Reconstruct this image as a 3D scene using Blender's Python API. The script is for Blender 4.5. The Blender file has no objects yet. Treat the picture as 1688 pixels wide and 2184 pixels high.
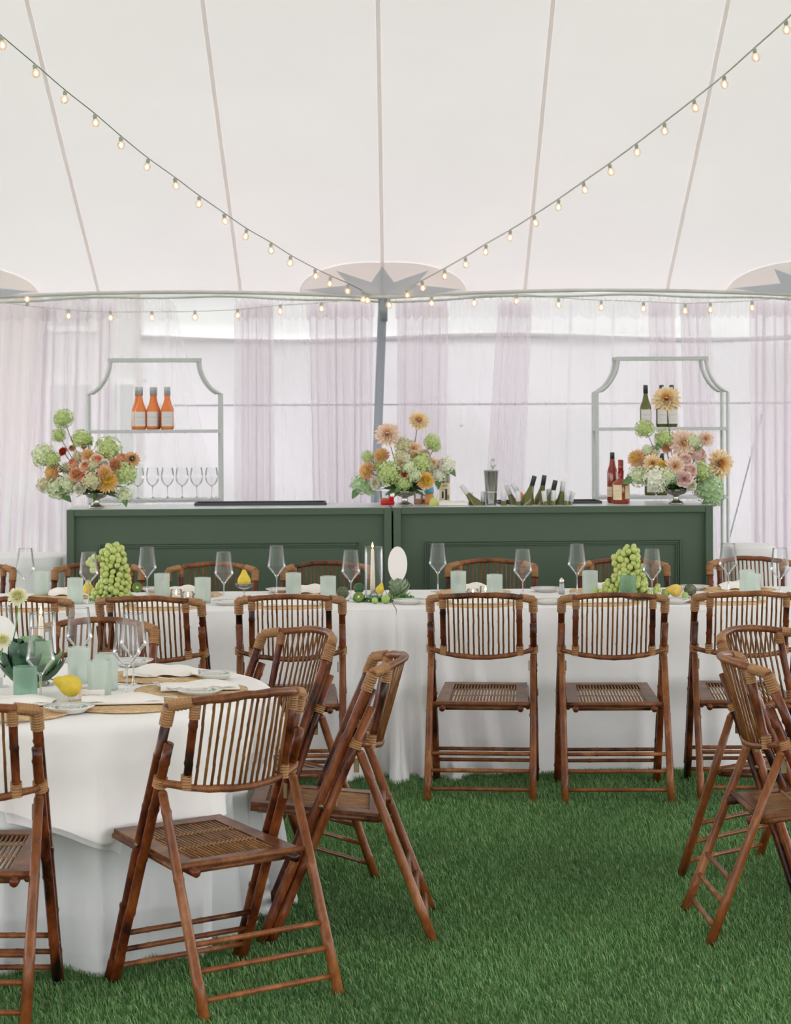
import bpy, math, random
import numpy as np
from mathutils import Vector, Matrix
random.seed(7); np.random.seed(7)
PI = math.pi
SC = bpy.context.scene
COL = SC.collection

# ------------------------------------------------------------------ camera
F, CAM_H, HY, ROLL = 4612.0, 1.7255, 861.0, math.radians(0.25)
cam = bpy.data.cameras.new('camera')
cam.sensor_fit = 'HORIZONTAL'; cam.sensor_width = 36.0
cam.lens = F / 1688.0 * 36.0
cam.shift_x = 0.0
cam.shift_y = -(1092.0 - HY) / 1688.0
cam.clip_end = 300
cam.dof.use_dof = True; cam.dof.focus_distance = 8.0; cam.dof.aperture_fstop = 11.0
camo = bpy.data.objects.new('camera', cam); COL.objects.link(camo)
camo.location = (0, 0, CAM_H)
camo.rotation_euler = (Matrix.Rotation(PI / 2, 3, 'X') @ Matrix.Rotation(-ROLL, 3, 'Z')).to_euler()
SC.camera = camo
# ------------------------------------------------------------------ sky and exposure
w = bpy.data.worlds.new('overcast_sky'); SC.world = w; w.use_nodes = True
w.node_tree.nodes['Background'].inputs[0].default_value = (1.0, 0.970, 1.0, 1)
w.node_tree.nodes['Background'].inputs[1].default_value = 4.0
SC.view_settings.view_transform = 'Standard'; SC.view_settings.look = 'None'
SC.view_settings.gamma = 1; SC.view_settings.exposure = 0.1
SC.view_settings.use_curve_mapping = False

# ------------------------------------------------------------------ measuring helpers
def onplane(u, v, z):
    """world point on the horizontal plane z seen at photo pixel (u, v)"""
    du, dv = u - 844, v - HY
    a = math.cos(ROLL) * du - math.sin(ROLL) * dv
    b = math.sin(ROLL) * du + math.cos(ROLL) * dv
    D = (CAM_H - z) * F / b
    return Vector((a * D / F, D, z))
def atdepth(u, v, D):
    du, dv = u - 844, v - HY
    a = math.cos(ROLL) * du - math.sin(ROLL) * dv
    b = math.sin(ROLL) * du + math.cos(ROLL) * dv
    return Vector((a * D / F, D, CAM_H - b * D / F))

# ------------------------------------------------------------------ materials
def new_mat(name):
    m = bpy.data.materials.new(name); m.use_nodes = True
    nt = m.node_tree; b = nt.nodes['Principled BSDF']
    return m, nt, b
def pb(name, col, rough=0.5, metal=0.0, var=0.0, nscale=20.0, ndet=3, dark=0.75, bump=0.0, bscale=200.0, spec=0.5, emit=None, estr=0, stretch=None, coat=0):
    m, nt, b = new_mat(name)
    b.inputs['Roughness'].default_value = rough; b.inputs['Metallic'].default_value = metal
    b.inputs['Specular IOR Level'].default_value = spec
    if coat: b.inputs['Coat Weight'].default_value = coat
    c = (*col, 1)
    b.inputs['Base Color'].default_value = c
    tc = None
    if var > 0 or bump > 0:
        tc = nt.nodes.new('ShaderNodeTexCoord'); mp = nt.nodes.new('ShaderNodeMapping')
        nt.links.new(tc.outputs['Object'], mp.inputs[0])
        if stretch: mp.inputs['Scale'].default_value = stretch
        oi = nt.nodes.new('ShaderNodeObjectInfo')
        mul = nt.nodes.new('ShaderNodeMath'); mul.operation = 'MULTIPLY'; mul.inputs[1].default_value = 37.0
        nt.links.new(oi.outputs['Random'], mul.inputs[0]); nt.links.new(mul.outputs[0], mp.inputs['Location'])
    if var > 0:
        n = nt.nodes.new('ShaderNodeTexNoise'); n.inputs['Scale'].default_value = nscale; n.inputs['Detail'].default_value = ndet
        nt.links.new(mp.outputs[0], n.inputs['Vector'])
        r = nt.nodes.new('ShaderNodeValToRGB')
        r.color_ramp.elements[0].position = 0.5 - 0.3; r.color_ramp.elements[1].position = 0.5 + 0.25
        lo = [x * (1 - var) for x in col]; hi = [min(1, x * (1 + var)) for x in col]
        r.color_ramp.elements[0].color = (*lo, 1); r.color_ramp.elements[1].color = (*hi, 1)
        nt.links.new(n.outputs['Fac'], r.inputs[0]); nt.links.new(r.outputs[0], b.inputs['Base Color'])
    if bump > 0:
        n2 = nt.nodes.new('ShaderNodeTexNoise'); n2.inputs['Scale'].default_value = bscale
        nt.links.new(mp.outputs[0], n2.inputs['Vector'])
        bp = nt.nodes.new('ShaderNodeBump'); bp.inputs['Strength'].default_value = bump; bp.inputs['Distance'].default_value = 0.002
        nt.links.new(n2.outputs['Fac'], bp.inputs['Height']); nt.links.new(bp.outputs[0], b.inputs['Normal'])
    if emit:
        b.inputs['Emission Color'].default_value = (*emit, 1); b.inputs['Emission Strength'].default_value = estr
    return m

def bamboo_mat(name, c_lo, c_mid, c_hi, scorch, rough=0.33, rnd=0.5, scorch_at=0.36):
    m, nt, b = new_mat(name)
    N, L = nt.nodes.new, nt.links.new
    tc = N('ShaderNodeTexCoord'); mp = N('ShaderNodeMapping'); L(tc.outputs['Object'], mp.inputs[0])
    oi = N('ShaderNodeObjectInfo'); mu = N('ShaderNodeMath'); mu.operation = 'MULTIPLY'; mu.inputs[1].default_value = 53
    L(oi.outputs['Random'], mu.inputs[0]); L(mu.outputs[0], mp.inputs['Location'])
    mp.inputs['Scale'].default_value = (1, 1, 0.55)
    n = N('ShaderNodeTexNoise'); n.inputs['Scale'].default_value = 11; n.inputs['Detail'].default_value = 6; n.inputs['Roughness'].default_value = 0.7
    L(mp.outputs[0], n.inputs['Vector'])
    add = N('ShaderNodeMath'); add.operation = 'MULTIPLY_ADD'; add.inputs[1].default_value = 0.22 * rnd; 
    L(oi.outputs['Random'], add.inputs[0]); L(n.outputs['Fac'], add.inputs[2])
    r = N('ShaderNodeValToRGB'); e = r.color_ramp.elements
    e[0].position = scorch_at; e[0].color = (*scorch, 1)
    e[1].position = 0.74; e[1].color = (*c_hi, 1)
    x = e.new(scorch_at + 0.08); x.color = (*c_lo, 1)
    x = e.new(0.58); x.color = (*c_mid, 1)
    L(add.outputs[0], r.inputs[0])
    # fine fibres
    mp2 = N('ShaderNodeMapping'); mp2.inputs['Scale'].default_value = (160, 160, 8); L(tc.outputs['Object'], mp2.inputs[0])
    n2 = N('ShaderNodeTexNoise'); n2.inputs['Scale'].default_value = 1; L(mp2.outputs[0], n2.inputs['Vector'])
    mx = N('ShaderNodeMix'); mx.data_type = 'RGBA'; mx.blend_type = 'MULTIPLY'; mx.inputs[0].default_value = 0.35
    r2 = N('ShaderNodeValToRGB'); r2.color_ramp.elements[0].position = 0.3; r2.color_ramp.elements[0].color = (0.4, 0.4, 0.4, 1); r2.color_ramp.elements[1].position = 0.6
    L(n2.outputs['Fac'], r2.inputs[0]); L(r.outputs[0], mx.inputs[6]); L(r2.outputs[0], mx.inputs[7])
    L(mx.outputs[2], b.inputs['Base Color'])
    bp = N('ShaderNodeBump'); bp.inputs['Strength'].default_value = 0.25; bp.inputs['Distance'].default_value = 0.002
    L(n2.outputs['Fac'], bp.inputs['Height']); L(bp.outputs[0], b.inputs['Normal'])
    b.inputs['Roughness'].default_value = rough; b.inputs['Specular IOR Level'].default_value = 0.28; b.inputs['Coat Weight'].default_value = 0.08; b.inputs['Coat Roughness'].default_value = 0.2
    return m

def sheet_mat(name, col, trans, transp=0.0, nscale=None, namp=0.1, shade=None):
    """thin fabric: diffuse + translucent (+ see-through weave)"""
    m = bpy.data.materials.new(name); m.use_nodes = True; nt = m.node_tree
    for n in list(nt.nodes): nt.nodes.remove(n)
    N, L = nt.nodes.new, nt.links.new
    out = N('ShaderNodeOutputMaterial'); d = N('ShaderNodeBsdfDiffuse'); t = N('ShaderNodeBsdfTranslucent')
    d.inputs[0].default_value = (*col, 1); t.inputs[0].default_value = (*(shade or col), 1)
    if nscale:
        tc = N('ShaderNodeTexCoord'); n = N('ShaderNodeTexNoise'); n.inputs['Scale'].default_value = nscale; n.inputs['Detail'].default_value = 5
        L(tc.outputs['Object'], n.inputs['Vector'])
        r = N('ShaderNodeValToRGB'); r.color_ramp.elements[0].position = 0.3; r.color_ramp.elements[1].position = 0.7
        r.color_ramp.elements[0].color = (*[x * (1 - namp) for x in col], 1); r.color_ramp.elements[1].color = (*col, 1)
        L(n.outputs['Fac'], r.inputs[0]); L(r.outputs[0], d.inputs[0]); L(r.outputs[0], t.inputs[0])
    mx = N('ShaderNodeMixShader'); mx.inputs[0].default_value = trans
    L(d.outputs[0], mx.inputs[1]); L(t.outputs[0], mx.inputs[2]); last = mx
    if transp > 0:
        tr = N('ShaderNodeBsdfTransparent'); m2 = N('ShaderNodeMixShader'); m2.inputs[0].default_value = transp
        L(mx.outputs[0], m2.inputs[1]); L(tr.outputs[0], m2.inputs[2]); last = m2
    L(last.outputs[0], out.inputs[0]); return m

def clear_glass(name, tint=(0.96, 0.97, 0.97), frost=0.0, fcol=(0.8, 0.85, 0.85), refl=1.0, blend=0.35):
    m = bpy.data.materials.new(name); m.use_nodes = True; nt = m.node_tree
    for n in list(nt.nodes): nt.nodes.remove(n)
    N, L = nt.nodes.new, nt.links.new
    out = N('ShaderNodeOutputMaterial'); tr = N('ShaderNodeBsdfTransparent'); gl = N('ShaderNodeBsdfGlossy')
    tr.inputs[0].default_value = (*tint, 1); gl.inputs['Roughness'].default_value = 0.03
    lw = N('ShaderNodeLayerWeight'); lw.inputs[0].default_value = blend
    mu = N('ShaderNodeMath'); mu.operation = 'MULTIPLY'; mu.inputs[1].default_value = refl; mu.use_clamp = True
    L(lw.outputs['Fresnel'], mu.inputs[0])
    mx = N('ShaderNodeMixShader'); L(mu.outputs[0], mx.inputs[0])
    if frost > 0:
        d = N('ShaderNodeBsdfDiffuse'); d.inputs[0].default_value = (*fcol, 1); t = N('ShaderNodeBsdfTranslucent'); t.inputs[0].default_value = (*fcol, 1)
        m1 = N('ShaderNodeMixShader'); m1.inputs[0].default_value = 0.55; L(d.outputs[0], m1.inputs[1]); L(t.outputs[0], m1.inputs[2])
        m2 = N('ShaderNodeMixShader'); m2.inputs[0].default_value = frost; L(tr.outputs[0], m2.inputs[1]); L(m1.outputs[0], m2.inputs[2])
        L(m2.outputs[0], mx.inputs[1])
    else: L(tr.outputs[0], mx.inputs[1])
    L(gl.outputs[0], mx.inputs[2]); L(mx.outputs[0], out.inputs[0]); return m

def petal_mat(name, inner, outer, p0=0.05, p1=0.75, mid=None, rough=0.6):
    m, nt, b = new_mat(name); N, L = nt.nodes.new, nt.links.new
    tc = N('ShaderNodeTexCoord'); sp = N('ShaderNodeSeparateXYZ'); L(tc.outputs['Object'], sp.inputs[0])
    cb = N('ShaderNodeCombineXYZ'); L(sp.outputs[0], cb.inputs[0]); L(sp.outputs[1], cb.inputs[1])
    ln = N('ShaderNodeVectorMath'); ln.operation = 'LENGTH'; L(cb.outputs[0], ln.inputs[0])
    r = N('ShaderNodeValToRGB'); r.color_ramp.elements[0].position = p0; r.color_ramp.elements[1].position = p1
    r.color_ramp.elements[0].color = (*inner, 1); r.color_ramp.elements[1].color = (*outer, 1)
    if mid: x = r.color_ramp.elements.new((p0 + p1) / 2); x.color = (*mid, 1)
    L(ln.outputs['Value'], r.inputs[0]); L(r.outputs[0], b.inputs['Base Color'])
    b.inputs['Roughness'].default_value = rough; b.inputs['Specular IOR Level'].default_value = 0.2
    return m

M = {}
M['pole'] = bamboo_mat('bamboo_dark', (0.070, 0.014, 0.004), (0.14, 0.031, 0.007), (0.25, 0.075, 0.018), (0.012, 0.004, 0.003), scorch_at=0.42)
M['leg'] = bamboo_mat('bamboo_leg', (0.11, 0.028, 0.007), (0.21, 0.066, 0.016), (0.33, 0.13, 0.04), (0.03, 0.010, 0.005), scorch_at=0.30)
M['rail'] = bamboo_mat('bamboo_rail', (0.11, 0.032, 0.010), (0.19, 0.062, 0.019), (0.31, 0.125, 0.042), (0.03, 0.011, 0.007), rough=0.4, scorch_at=0.37)
M['slat'] = bamboo_mat('bamboo_slat', (0.11, 0.038, 0.011), (0.19, 0.075, 0.020), (0.28, 0.125, 0.038), (0.03, 0.012, 0.006), scorch_at=0.28)
M['seatslat'] = bamboo_mat('seat_slat', (0.13, 0.050, 0.016), (0.24, 0.110, 0.036), (0.36, 0.18, 0.065), (0.05, 0.022, 0.012), scorch_at=0.25)
M['seatframe'] = bamboo_mat('seat_frame', (0.075, 0.022, 0.008), (0.15, 0.050, 0.017), (0.27, 0.12, 0.045), (0.025, 0.01, 0.006), rough=0.3)
M['wrap'] = pb('rattan_binding', (0.33, 0.165, 0.065), 0.5, var=0.35, nscale=12, bump=0.4, bscale=500, stretch=(1, 1, 6))
M['metal'] = pb('tarnished_brass', (0.22, 0.17, 0.09), 0.4, 0.9)
M['cloth'] = pb('white_linen', (0.84, 0.83, 0.825), 0.9, var=0.03, nscale=8, bump=0.25, bscale=900, spec=0.1)
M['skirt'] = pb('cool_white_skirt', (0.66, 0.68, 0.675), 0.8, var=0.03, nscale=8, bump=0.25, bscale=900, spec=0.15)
M['overlay'] = pb('warm_white_linen', (0.88, 0.86, 0.84), 0.85, var=0.03, nscale=8, bump=0.25, bscale=900, spec=0.15)
M['napkin'] = pb('ivory_napkin', (0.86, 0.82, 0.77), 0.85, var=0.03, nscale=15, bump=0.2, bscale=900, spec=0.1)
M['green_paint'] = pb('bar_green_paint', (0.078, 0.118, 0.078), 0.55, var=0.05, nscale=3, spec=0.3)
M['counter'] = pb('pale_countertop', (0.60, 0.64, 0.65), 0.25, var=0.04, nscale=4)
M['black'] = pb('black_tray_plastic', (0.035, 0.037, 0.042), 0.5)
M['rack'] = pb('pale_grey_powdercoat', (0.56, 0.585, 0.575), 0.45, var=0.04, nscale=6)
M['tentpole'] = pb('grey_pole', (0.34, 0.38, 0.44), 0.4, 0.2)
M['roof'] = sheet_mat('sailcloth', (0.91, 0.862, 0.872), 0.155, nscale=1.2, namp=0.03)
M['seam'] = sheet_mat('seam_webbing', (0.94, 0.885, 0.865), 0.6)
M['patch'] = sheet_mat('reinforcing_patch', (0.94, 0.90, 0.87), 0.6)
M['star'] = sheet_mat('grey_star', (0.74, 0.80, 0.86), 0.5)
M['eave'] = pb('eave_rope', (0.66, 0.66, 0.63), 0.7, var=0.12, nscale=8)
M['vinyl'] = sheet_mat('sidewall_vinyl', (0.85, 0.825, 0.865), 0.245, nscale=0.8, namp=0.10)
M['vinyl_hem'] = sheet_mat('sidewall_hem', (0.84, 0.81, 0.85), 0.23)
M['band'] = sheet_mat('upper_band_vinyl', (0.90, 0.90, 0.92), 0.31, nscale=2.5, namp=0.05)
M['hazy'] = sheet_mat('sky_muting_vinyl', (0.80, 0.79, 0.80), 0.19, transp=0.35)  # haze for the added panel that dims the sky on the left
M['sheer'] = sheet_mat('sheer_voile', (0.97, 0.92, 0.96), 0.55, transp=0.45)
M['sheer_thin'] = sheet_mat('sheer_voile_thin', (0.97, 0.95, 0.98), 0.6, transp=0.74)
M['glass'] = clear_glass('clear_glass', tint=(0.98, 0.985, 0.985), frost=0.045, fcol=(0.9, 0.92, 0.93), refl=0.8, blend=0.22)
M['glass_base'] = clear_glass('thick_clear_glass', tint=(0.9, 0.91, 0.92), frost=0.18, fcol=(0.85, 0.86, 0.88))
M['tumbler'] = clear_glass('aqua_glass', tint=(0.86, 0.93, 0.89), frost=0.56, fcol=(0.78, 0.86, 0.81), refl=0.5)
M['tumbler_dark'] = clear_glass('deep_aqua_glass', tint=(0.62, 0.82, 0.72), frost=0.45, fcol=(0.44, 0.60, 0.51), refl=0.5)
M['candle'] = pb('ivory_wax', (0.86, 0.78, 0.62), 0.5)
M['flame'] = pb('flame', (1, 0.6, 0.2), 0.5, emit=(1.0, 0.50, 0.13), estr=9)
M['flame_core'] = pb('flame_core', (1, 0.8, 0.5), 0.5, emit=(1.0, 0.83, 0.5), estr=14)
M['filament'] = pb('bulb_filament', (1, 0.7, 0.4), 0.5, emit=(1.0, 0.70, 0.38), estr=16)
M['bulb'] = clear_glass('bulb_glass', tint=(0.97, 0.94, 0.90), frost=0.22, fcol=(0.95, 0.88, 0.80), refl=0.7)
M['socket'] = pb('bulb_socket', (0.50, 0.50, 0.46), 0.6)
M['cable'] = pb('pale_cable', (0.72, 0.71, 0.68), 0.6)
M['cable_dark'] = pb('grey_green_cable', (0.20, 0.23, 0.20), 0.6)
M['straw'] = pb('woven_straw', (0.62, 0.42, 0.22), 0.8, var=0.3, nscale=60, bump=0.8, bscale=160)
M['china'] = pb('white_china', (0.80, 0.79, 0.75), 0.25)
M['leafprint'] = pb('sage_leaf_print', (0.22, 0.32, 0.24), 0.4)
M['silver'] = pb('polished_silver', (0.75, 0.74, 0.72), 0.18, 1.0)
M['urn'] = pb('antique_silver', (0.40, 0.38, 0.34), 0.16, 1.0, var=0.3, nscale=30)
M['steel'] = pb('brushed_steel', (0.45, 0.46, 0.44), 0.25, 1.0)
M['card'] = pb('white_card', (0.84, 0.80, 0.78), 0.7)
M['ink'] = pb('faint_ink', (0.45, 0.42, 0.40), 0.7)
M['grape'] = pb('green_grape', (0.44, 0.51, 0.15), 0.3, var=0.28, nscale=45, spec=0.5)
M['grape_stem'] = pb('vine_stem', (0.18, 0.15, 0.05), 0.7)
M['pear'] = pb('yellow_pear', (0.68, 0.50, 0.045), 0.45, var=0.12, nscale=40)
M['stem_brown'] = pb('fruit_stem', (0.13, 0.07, 0.03), 0.7)
M['lemon'] = pb('yellow_fruit', (0.75, 0.52, 0.10), 0.45, var=0.15, nscale=50)
M['avocado'] = pb('dark_green_skin', (0.03, 0.10, 0.035), 0.45, var=0.4, nscale=90, bump=0.5)
M['lime'] = pb('lime_green_skin', (0.33, 0.47, 0.13), 0.4, var=0.2, nscale=50)
M['kiwi_skin'] = pb('kiwi_skin', (0.14, 0.11, 0.04), 0.8)
M['kiwi'] = petal_mat('kiwi_flesh', (0.75, 0.75, 0.50), (0.16, 0.25, 0.06), 0.10, 0.5, mid=(0.28, 0.38, 0.08))
M['artichoke'] = pb('artichoke_green', (0.20, 0.26, 0.15), 0.6, var=0.35, nscale=40)
M['artichoke_dk'] = pb('artichoke_dark', (0.15, 0.17, 0.10), 0.6, var=0.4, nscale=50)
M['cabbage'] = pb('cabbage_leaf_dark', (0.020, 0.075, 0.035), 0.45, var=0.45, nscale=30, bump=0.8, bscale=60)
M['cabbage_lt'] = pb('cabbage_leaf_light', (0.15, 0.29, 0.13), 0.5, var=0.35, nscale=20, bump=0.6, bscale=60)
M['leaf'] = pb('leaf_green', (0.10, 0.19, 0.06), 0.5, var=0.4, nscale=40)
M['fern'] = pb('fresh_herb_green', (0.10, 0.28, 0.06), 0.5, var=0.4, nscale=60)
M['stem'] = pb('flower_stem', (0.05, 0.08, 0.04), 0.6)
M['hy_green'] = pb('hydrangea_green', (0.50, 0.60, 0.25), 0.6, var=0.3, nscale=5, spec=0.2)
M['hy_pale'] = pb('hydrangea_pale', (0.66, 0.72, 0.46), 0.6, var=0.25, nscale=5, spec=0.2)
M['hy_white'] = pb('hydrangea_cream', (0.80, 0.82, 0.66), 0.6, var=0.12, nscale=5, spec=0.2)
M['hy_beige'] = pb('hydrangea_antique', (0.60, 0.56, 0.34), 0.6, var=0.3, nscale=5, spec=0.2)
M['hy_cool'] = pb('hydrangea_cool_green', (0.42, 0.57, 0.32), 0.6, var=0.3, nscale=5, spec=0.2)
M['da_yellow'] = petal_mat('dahlia_yellow', (0.90, 0.68, 0.10), (0.92, 0.62, 0.34), 0.15, 0.95)
M['da_orange'] = petal_mat('dahlia_apricot', (0.93, 0.70, 0.22), (0.92, 0.60, 0.42), 0.1, 0.8)
M['da_peach'] = petal_mat('dahlia_peach', (0.85, 0.36, 0.06), (0.94, 0.74, 0.60), 0.08, 0.42, mid=(0.93, 0.66, 0.42))
M['da_cream'] = petal_mat('dahlia_cream', (0.80, 0.25, 0.04), (0.93, 0.74, 0.48), 0.08, 0.40, mid=(0.92, 0.62, 0.22))
M['da_rust'] = petal_mat('dahlia_rust', (0.74, 0.38, 0.15), (0.88, 0.53, 0.36), 0.1, 0.8)
M['da_brown'] = petal_mat('dahlia_tan', (0.16, 0.14, 0.03), (0.80, 0.48, 0.27), 0.18, 0.5)
M['da_white'] = petal_mat('dahlia_ivory', (0.74, 0.72, 0.28), (0.90, 0.88, 0.66), 0.1, 0.7)
M['red'] = petal_mat('red_bloom', (0.50, 0.03, 0.015), (0.62, 0.09, 0.04), 0.1, 0.8)
M['ro_peach'] = petal_mat('rose_peach', (0.92, 0.32, 0.17), (0.96, 0.76, 0.62), 0.12, 0.62, mid=(0.95, 0.60, 0.42))
M['ro_coral'] = petal_mat('rose_coral', (0.78, 0.06, 0.05), (0.92, 0.50, 0.36), 0.2, 0.9)
M['ro_pink'] = petal_mat('rose_blush', (0.88, 0.60, 0.54), (0.95, 0.78, 0.73), 0.1, 0.8)
M['ro_white'] = petal_mat('rose_white', (0.84, 0.80, 0.62), (0.86, 0.85, 0.76), 0.1, 0.8)
M['rose_wine'] = pb('rose_wine', (0.80, 0.22, 0.05), 0.15, var=0.08, nscale=20, spec=0.6)
M['capsule_grey'] = pb('grey_foil', (0.50, 0.52, 0.52), 0.4, 0.3)
M['capsule_dark'] = pb('dark_foil', (0.03, 0.045, 0.04), 0.35)
M['capsule_white'] = pb('white_foil', (0.72, 0.73, 0.75), 0.4)
M['green_wine'] = pb('olive_glass', (0.11, 0.115, 0.022), 0.12, var=0.25, nscale=15, spec=0.6)
M['label'] = pb('paper_label', (0.72, 0.69, 0.67), 0.7)
M['label_cream'] = pb('cream_label', (0.76, 0.64, 0.40), 0.7)
M['amber'] = pb('amber_spirit', (0.26, 0.03, 0.008), 0.12, var=0.3, nscale=18, spec=0.7)
M['wax_red'] = pb('red_wax', (0.40, 0.012, 0.02), 0.3)
M['black_gloss'] = pb('black_cap', (0.015, 0.015, 0.018), 0.3)
M['red_plastic'] = pb('red_plastic', (0.70, 0.012, 0.012), 0.4)
M['blue_plastic'] = pb('blue_plastic', (0.06, 0.38, 0.60), 0.4)
M['lime_plastic'] = pb('yellow_green_pack', (0.62, 0.66, 0.18), 0.5)
M['orange_drink'] = pb('orange_drink', (0.70, 0.28, 0.05), 0.3)
M['cabbage_core'] = pb('cabbage_inner', (0.22, 0.34, 0.14), 0.6)
M['pepper'] = pb('ground_pepper', (0.13, 0.09, 0.06), 0.8)
M['salt'] = pb('salt', (0.85, 0.84, 0.82), 0.8)
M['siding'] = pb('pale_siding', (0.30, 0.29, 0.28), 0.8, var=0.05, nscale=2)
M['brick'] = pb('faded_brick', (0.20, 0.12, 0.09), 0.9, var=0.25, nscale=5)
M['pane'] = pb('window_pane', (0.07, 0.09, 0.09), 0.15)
M['wtrim'] = pb('window_trim', (0.40, 0.40, 0.39), 0.6)
M['hedge'] = pb('hedge_green', (0.09, 0.14, 0.07), 0.8, var=0.4, nscale=5)
M['ground'] = pb('lawn_soil', (0.050, 0.108, 0.034), 0.95, var=0.4, nscale=25, ndet=6, spec=0.1)
M['strut'] = pb('blue_grey_strap', (0.28, 0.31, 0.38), 0.6)

# ------------------------------------------------------------------ mesh builder
class MB:
    def __init__(s): s.v = []; s.f = []
    def add(s, vs, fs):
        o = len(s.v); s.v += [tuple(p) for p in vs]; s.f += [tuple(i + o for i in f) for f in fs]; return s
    def box(s, c, d, rz=0.0, bev=0.0):
        cx, cy, cz = c; hx, hy, hz = d[0] / 2, d[1] / 2, d[2] / 2
        co, si = math.cos(rz), math.sin(rz)
        if bev <= 0 or bev >= min(hx, hy, hz):
            vs = [(x * co - y * si + cx, x * si + y * co + cy, z + cz) for x in (-hx, hx) for y in (-hy, hy) for z in (-hz, hz)]
            return s.add(vs, [(0, 1, 3, 2), (4, 6, 7, 5), (0, 4, 5, 1), (2, 3, 7, 6), (0, 2, 6, 4), (1, 5, 7, 3)])
        b = bev; rings = []
        for z, k in ((-hz, b), (-hz + b, 0), (hz - b, 0), (hz, b)):
            X, Y = hx - k, hy - k
            ring = [(X - b, -Y), (X, -Y + b), (X, Y - b), (X - b, Y), (-X + b, Y), (-X, Y - b), (-X, -Y + b), (-X + b, -Y)]
            rings.append([(x * co - y * si + cx, x * si + y * co + cy, z + cz) for x, y in ring])
        vs = [p for r in rings for p in r]; fs = [tuple(range(7, -1, -1)), tuple(range(24, 32))]
        for i in range(3):
            for j in range(8):
                k = (j + 1) % 8; fs.append((i * 8 + j, i * 8 + k, i * 8 + 8 + k, i * 8 + 8 + j))
        return s.add(vs, fs)
    def tube(s, pts, rad, n=8, caps=True, closed=False, flat=None):
        P = [Vector(p) for p in pts]; m = len(P)
        R = rad if isinstance(rad, (list, tuple)) else [rad] * m
        T = []
        for i in range(m):
            a = P[(i - 1) % m] if (closed or i > 0) else P[0]; b = P[(i + 1) % m] if (closed or i < m - 1) else P[-1]
            d = b - a; T.append(d.normalized() if d.length > 1e-9 else Vector((0, 0, 1)))
        up = Vector((0, 0, 1)) if abs(T[0].z) < 0.9 else Vector((1, 0, 0))
        x = T[0].cross(up).normalized(); vs = []
        for i in range(m):
            x = (x - T[i] * x.dot(T[i])).normalized(); y = T[i].cross(x)
            for j in range(n):
                a = 2 * PI * j / n; kx, ky = (1, 1) if not flat else flat
                vs.append(P[i] + x * math.cos(a) * R[i] * kx + y * math.sin(a) * R[i] * ky)
        fs = []
        for i in range(m if closed else m - 1):
            i2 = (i + 1) % m
            for j in range(n): fs.append((i * n + j, i * n + (j + 1) % n, i2 * n + (j + 1) % n, i2 * n + j))
        if caps and not closed: fs += [tuple(range(n - 1, -1, -1)), tuple((m - 1) * n + j for j in range(n))]
        return s.add(vs, fs)
    def lathe(s, prof, n=20, c=(0, 0, 0), ax=None):
        """prof: list of (r, z)"""
        vs = []; fs = []
        for r, z in prof:
            for j in range(n):
                a = 2 * PI * j / n; vs.append((r * math.cos(a) + c[0], r * math.sin(a) + c[1], z + c[2]))
        m = len(prof)
        for i in range(m - 1):
            for j in range(n): fs.append((i * n + j, i * n + (j + 1) % n, (i + 1) * n + (j + 1) % n, (i + 1) * n + j))
        if prof[0][0] > 1e-5: fs.append(tuple(range(n - 1, -1, -1)))
        if prof[-1][0] > 1e-5 and not getattr(s, 'open_top', False): fs.append(tuple((m - 1) * n + j for j in range(n)))
        return s.add(vs, fs)
    def ball(s, c, r, n=10, m=6, sc=(1, 1, 1)):
        prof = [(math.sin(PI * i / m) * 1.0, -math.cos(PI * i / m)) for i in range(m + 1)]
        vs = []; fs = []
        for q, z in prof:
            for j in range(n):
                a = 2 * PI * j / n; vs.append((c[0] + r * sc[0] * q * math.cos(a), c[1] + r * sc[1] * q * math.sin(a), c[2] + r * sc[2] * z))
        for i in range(m):
            for j in range(n): fs.append((i * n + j, i * n + (j + 1) % n, (i + 1) * n + (j + 1) % n, (i + 1) * n + j))
        return s.add(vs, fs)
    def grid(s, fn, nu, nv, closed_u=False):
        vs = [fn(i / (nu if closed_u else nu - 1), j / (nv - 1)) for j in range(nv) for i in range(nu)]; fs = []
        for j in range(nv - 1):
            for i in range(nu if closed_u else nu - 1):
                k = (i + 1) % nu; fs.append((j * nu + i, j * nu + k, (j + 1) * nu + k, (j + 1) * nu + i))
        return s.add(vs, fs)
    def petal(s, o, d, nrm, L, W, curl=0.3, cup=0.2, nu=3, nv=4, tip=0.1, ruf=0.0, wide=0.6):
        o = Vector(o); d = Vector(d).normalized(); nrm = Vector(nrm); nrm = (nrm - d * nrm.dot(d)).normalized(); sd = d.cross(nrm)
        def fn(a, b):
            prof = math.sin(PI * min(1, (b ** wide) * 0.93 + 0.04)) if b < 1 else tip
            prof = max(prof, tip if b > 0.5 else 0.25)
            x = (a - 0.5) * W * prof
            lift = cup * W * ((2 * a - 1) ** 2) * prof + (random.uniform(-ruf, ruf) if ruf else 0)
            ang = curl * b
            return o + d * (L * b * math.cos(ang * 0.5)) + nrm * (L * b * math.sin(ang * 0.5) + lift) + sd * x
        return s.grid(fn, nu, nv)
    def mesh(s, name, mat, smooth=True):
        me = bpy.data.meshes.new(name); me.from_pydata(s.v, [], s.f); me.materials.append(mat)
        if smooth:
            me.polygons.foreach_set('use_smooth', [True] * len(me.polygons))
        me.update(); return me
def part(name, mb, mat, parent=None, smooth=True, label=None, mesh=None, loc=None, rot=None, scale=None):
    me = mesh or mb.mesh(name, mat, smooth)
    o = bpy.data.objects.new(name, me); COL.objects.link(o)
    if parent: o.parent = parent
    if label: o['label'] = label
    if loc is not None: o.location = loc
    if rot is not None: o.rotation_euler = rot
    if scale is not None: o.scale = scale
    return o
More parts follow.
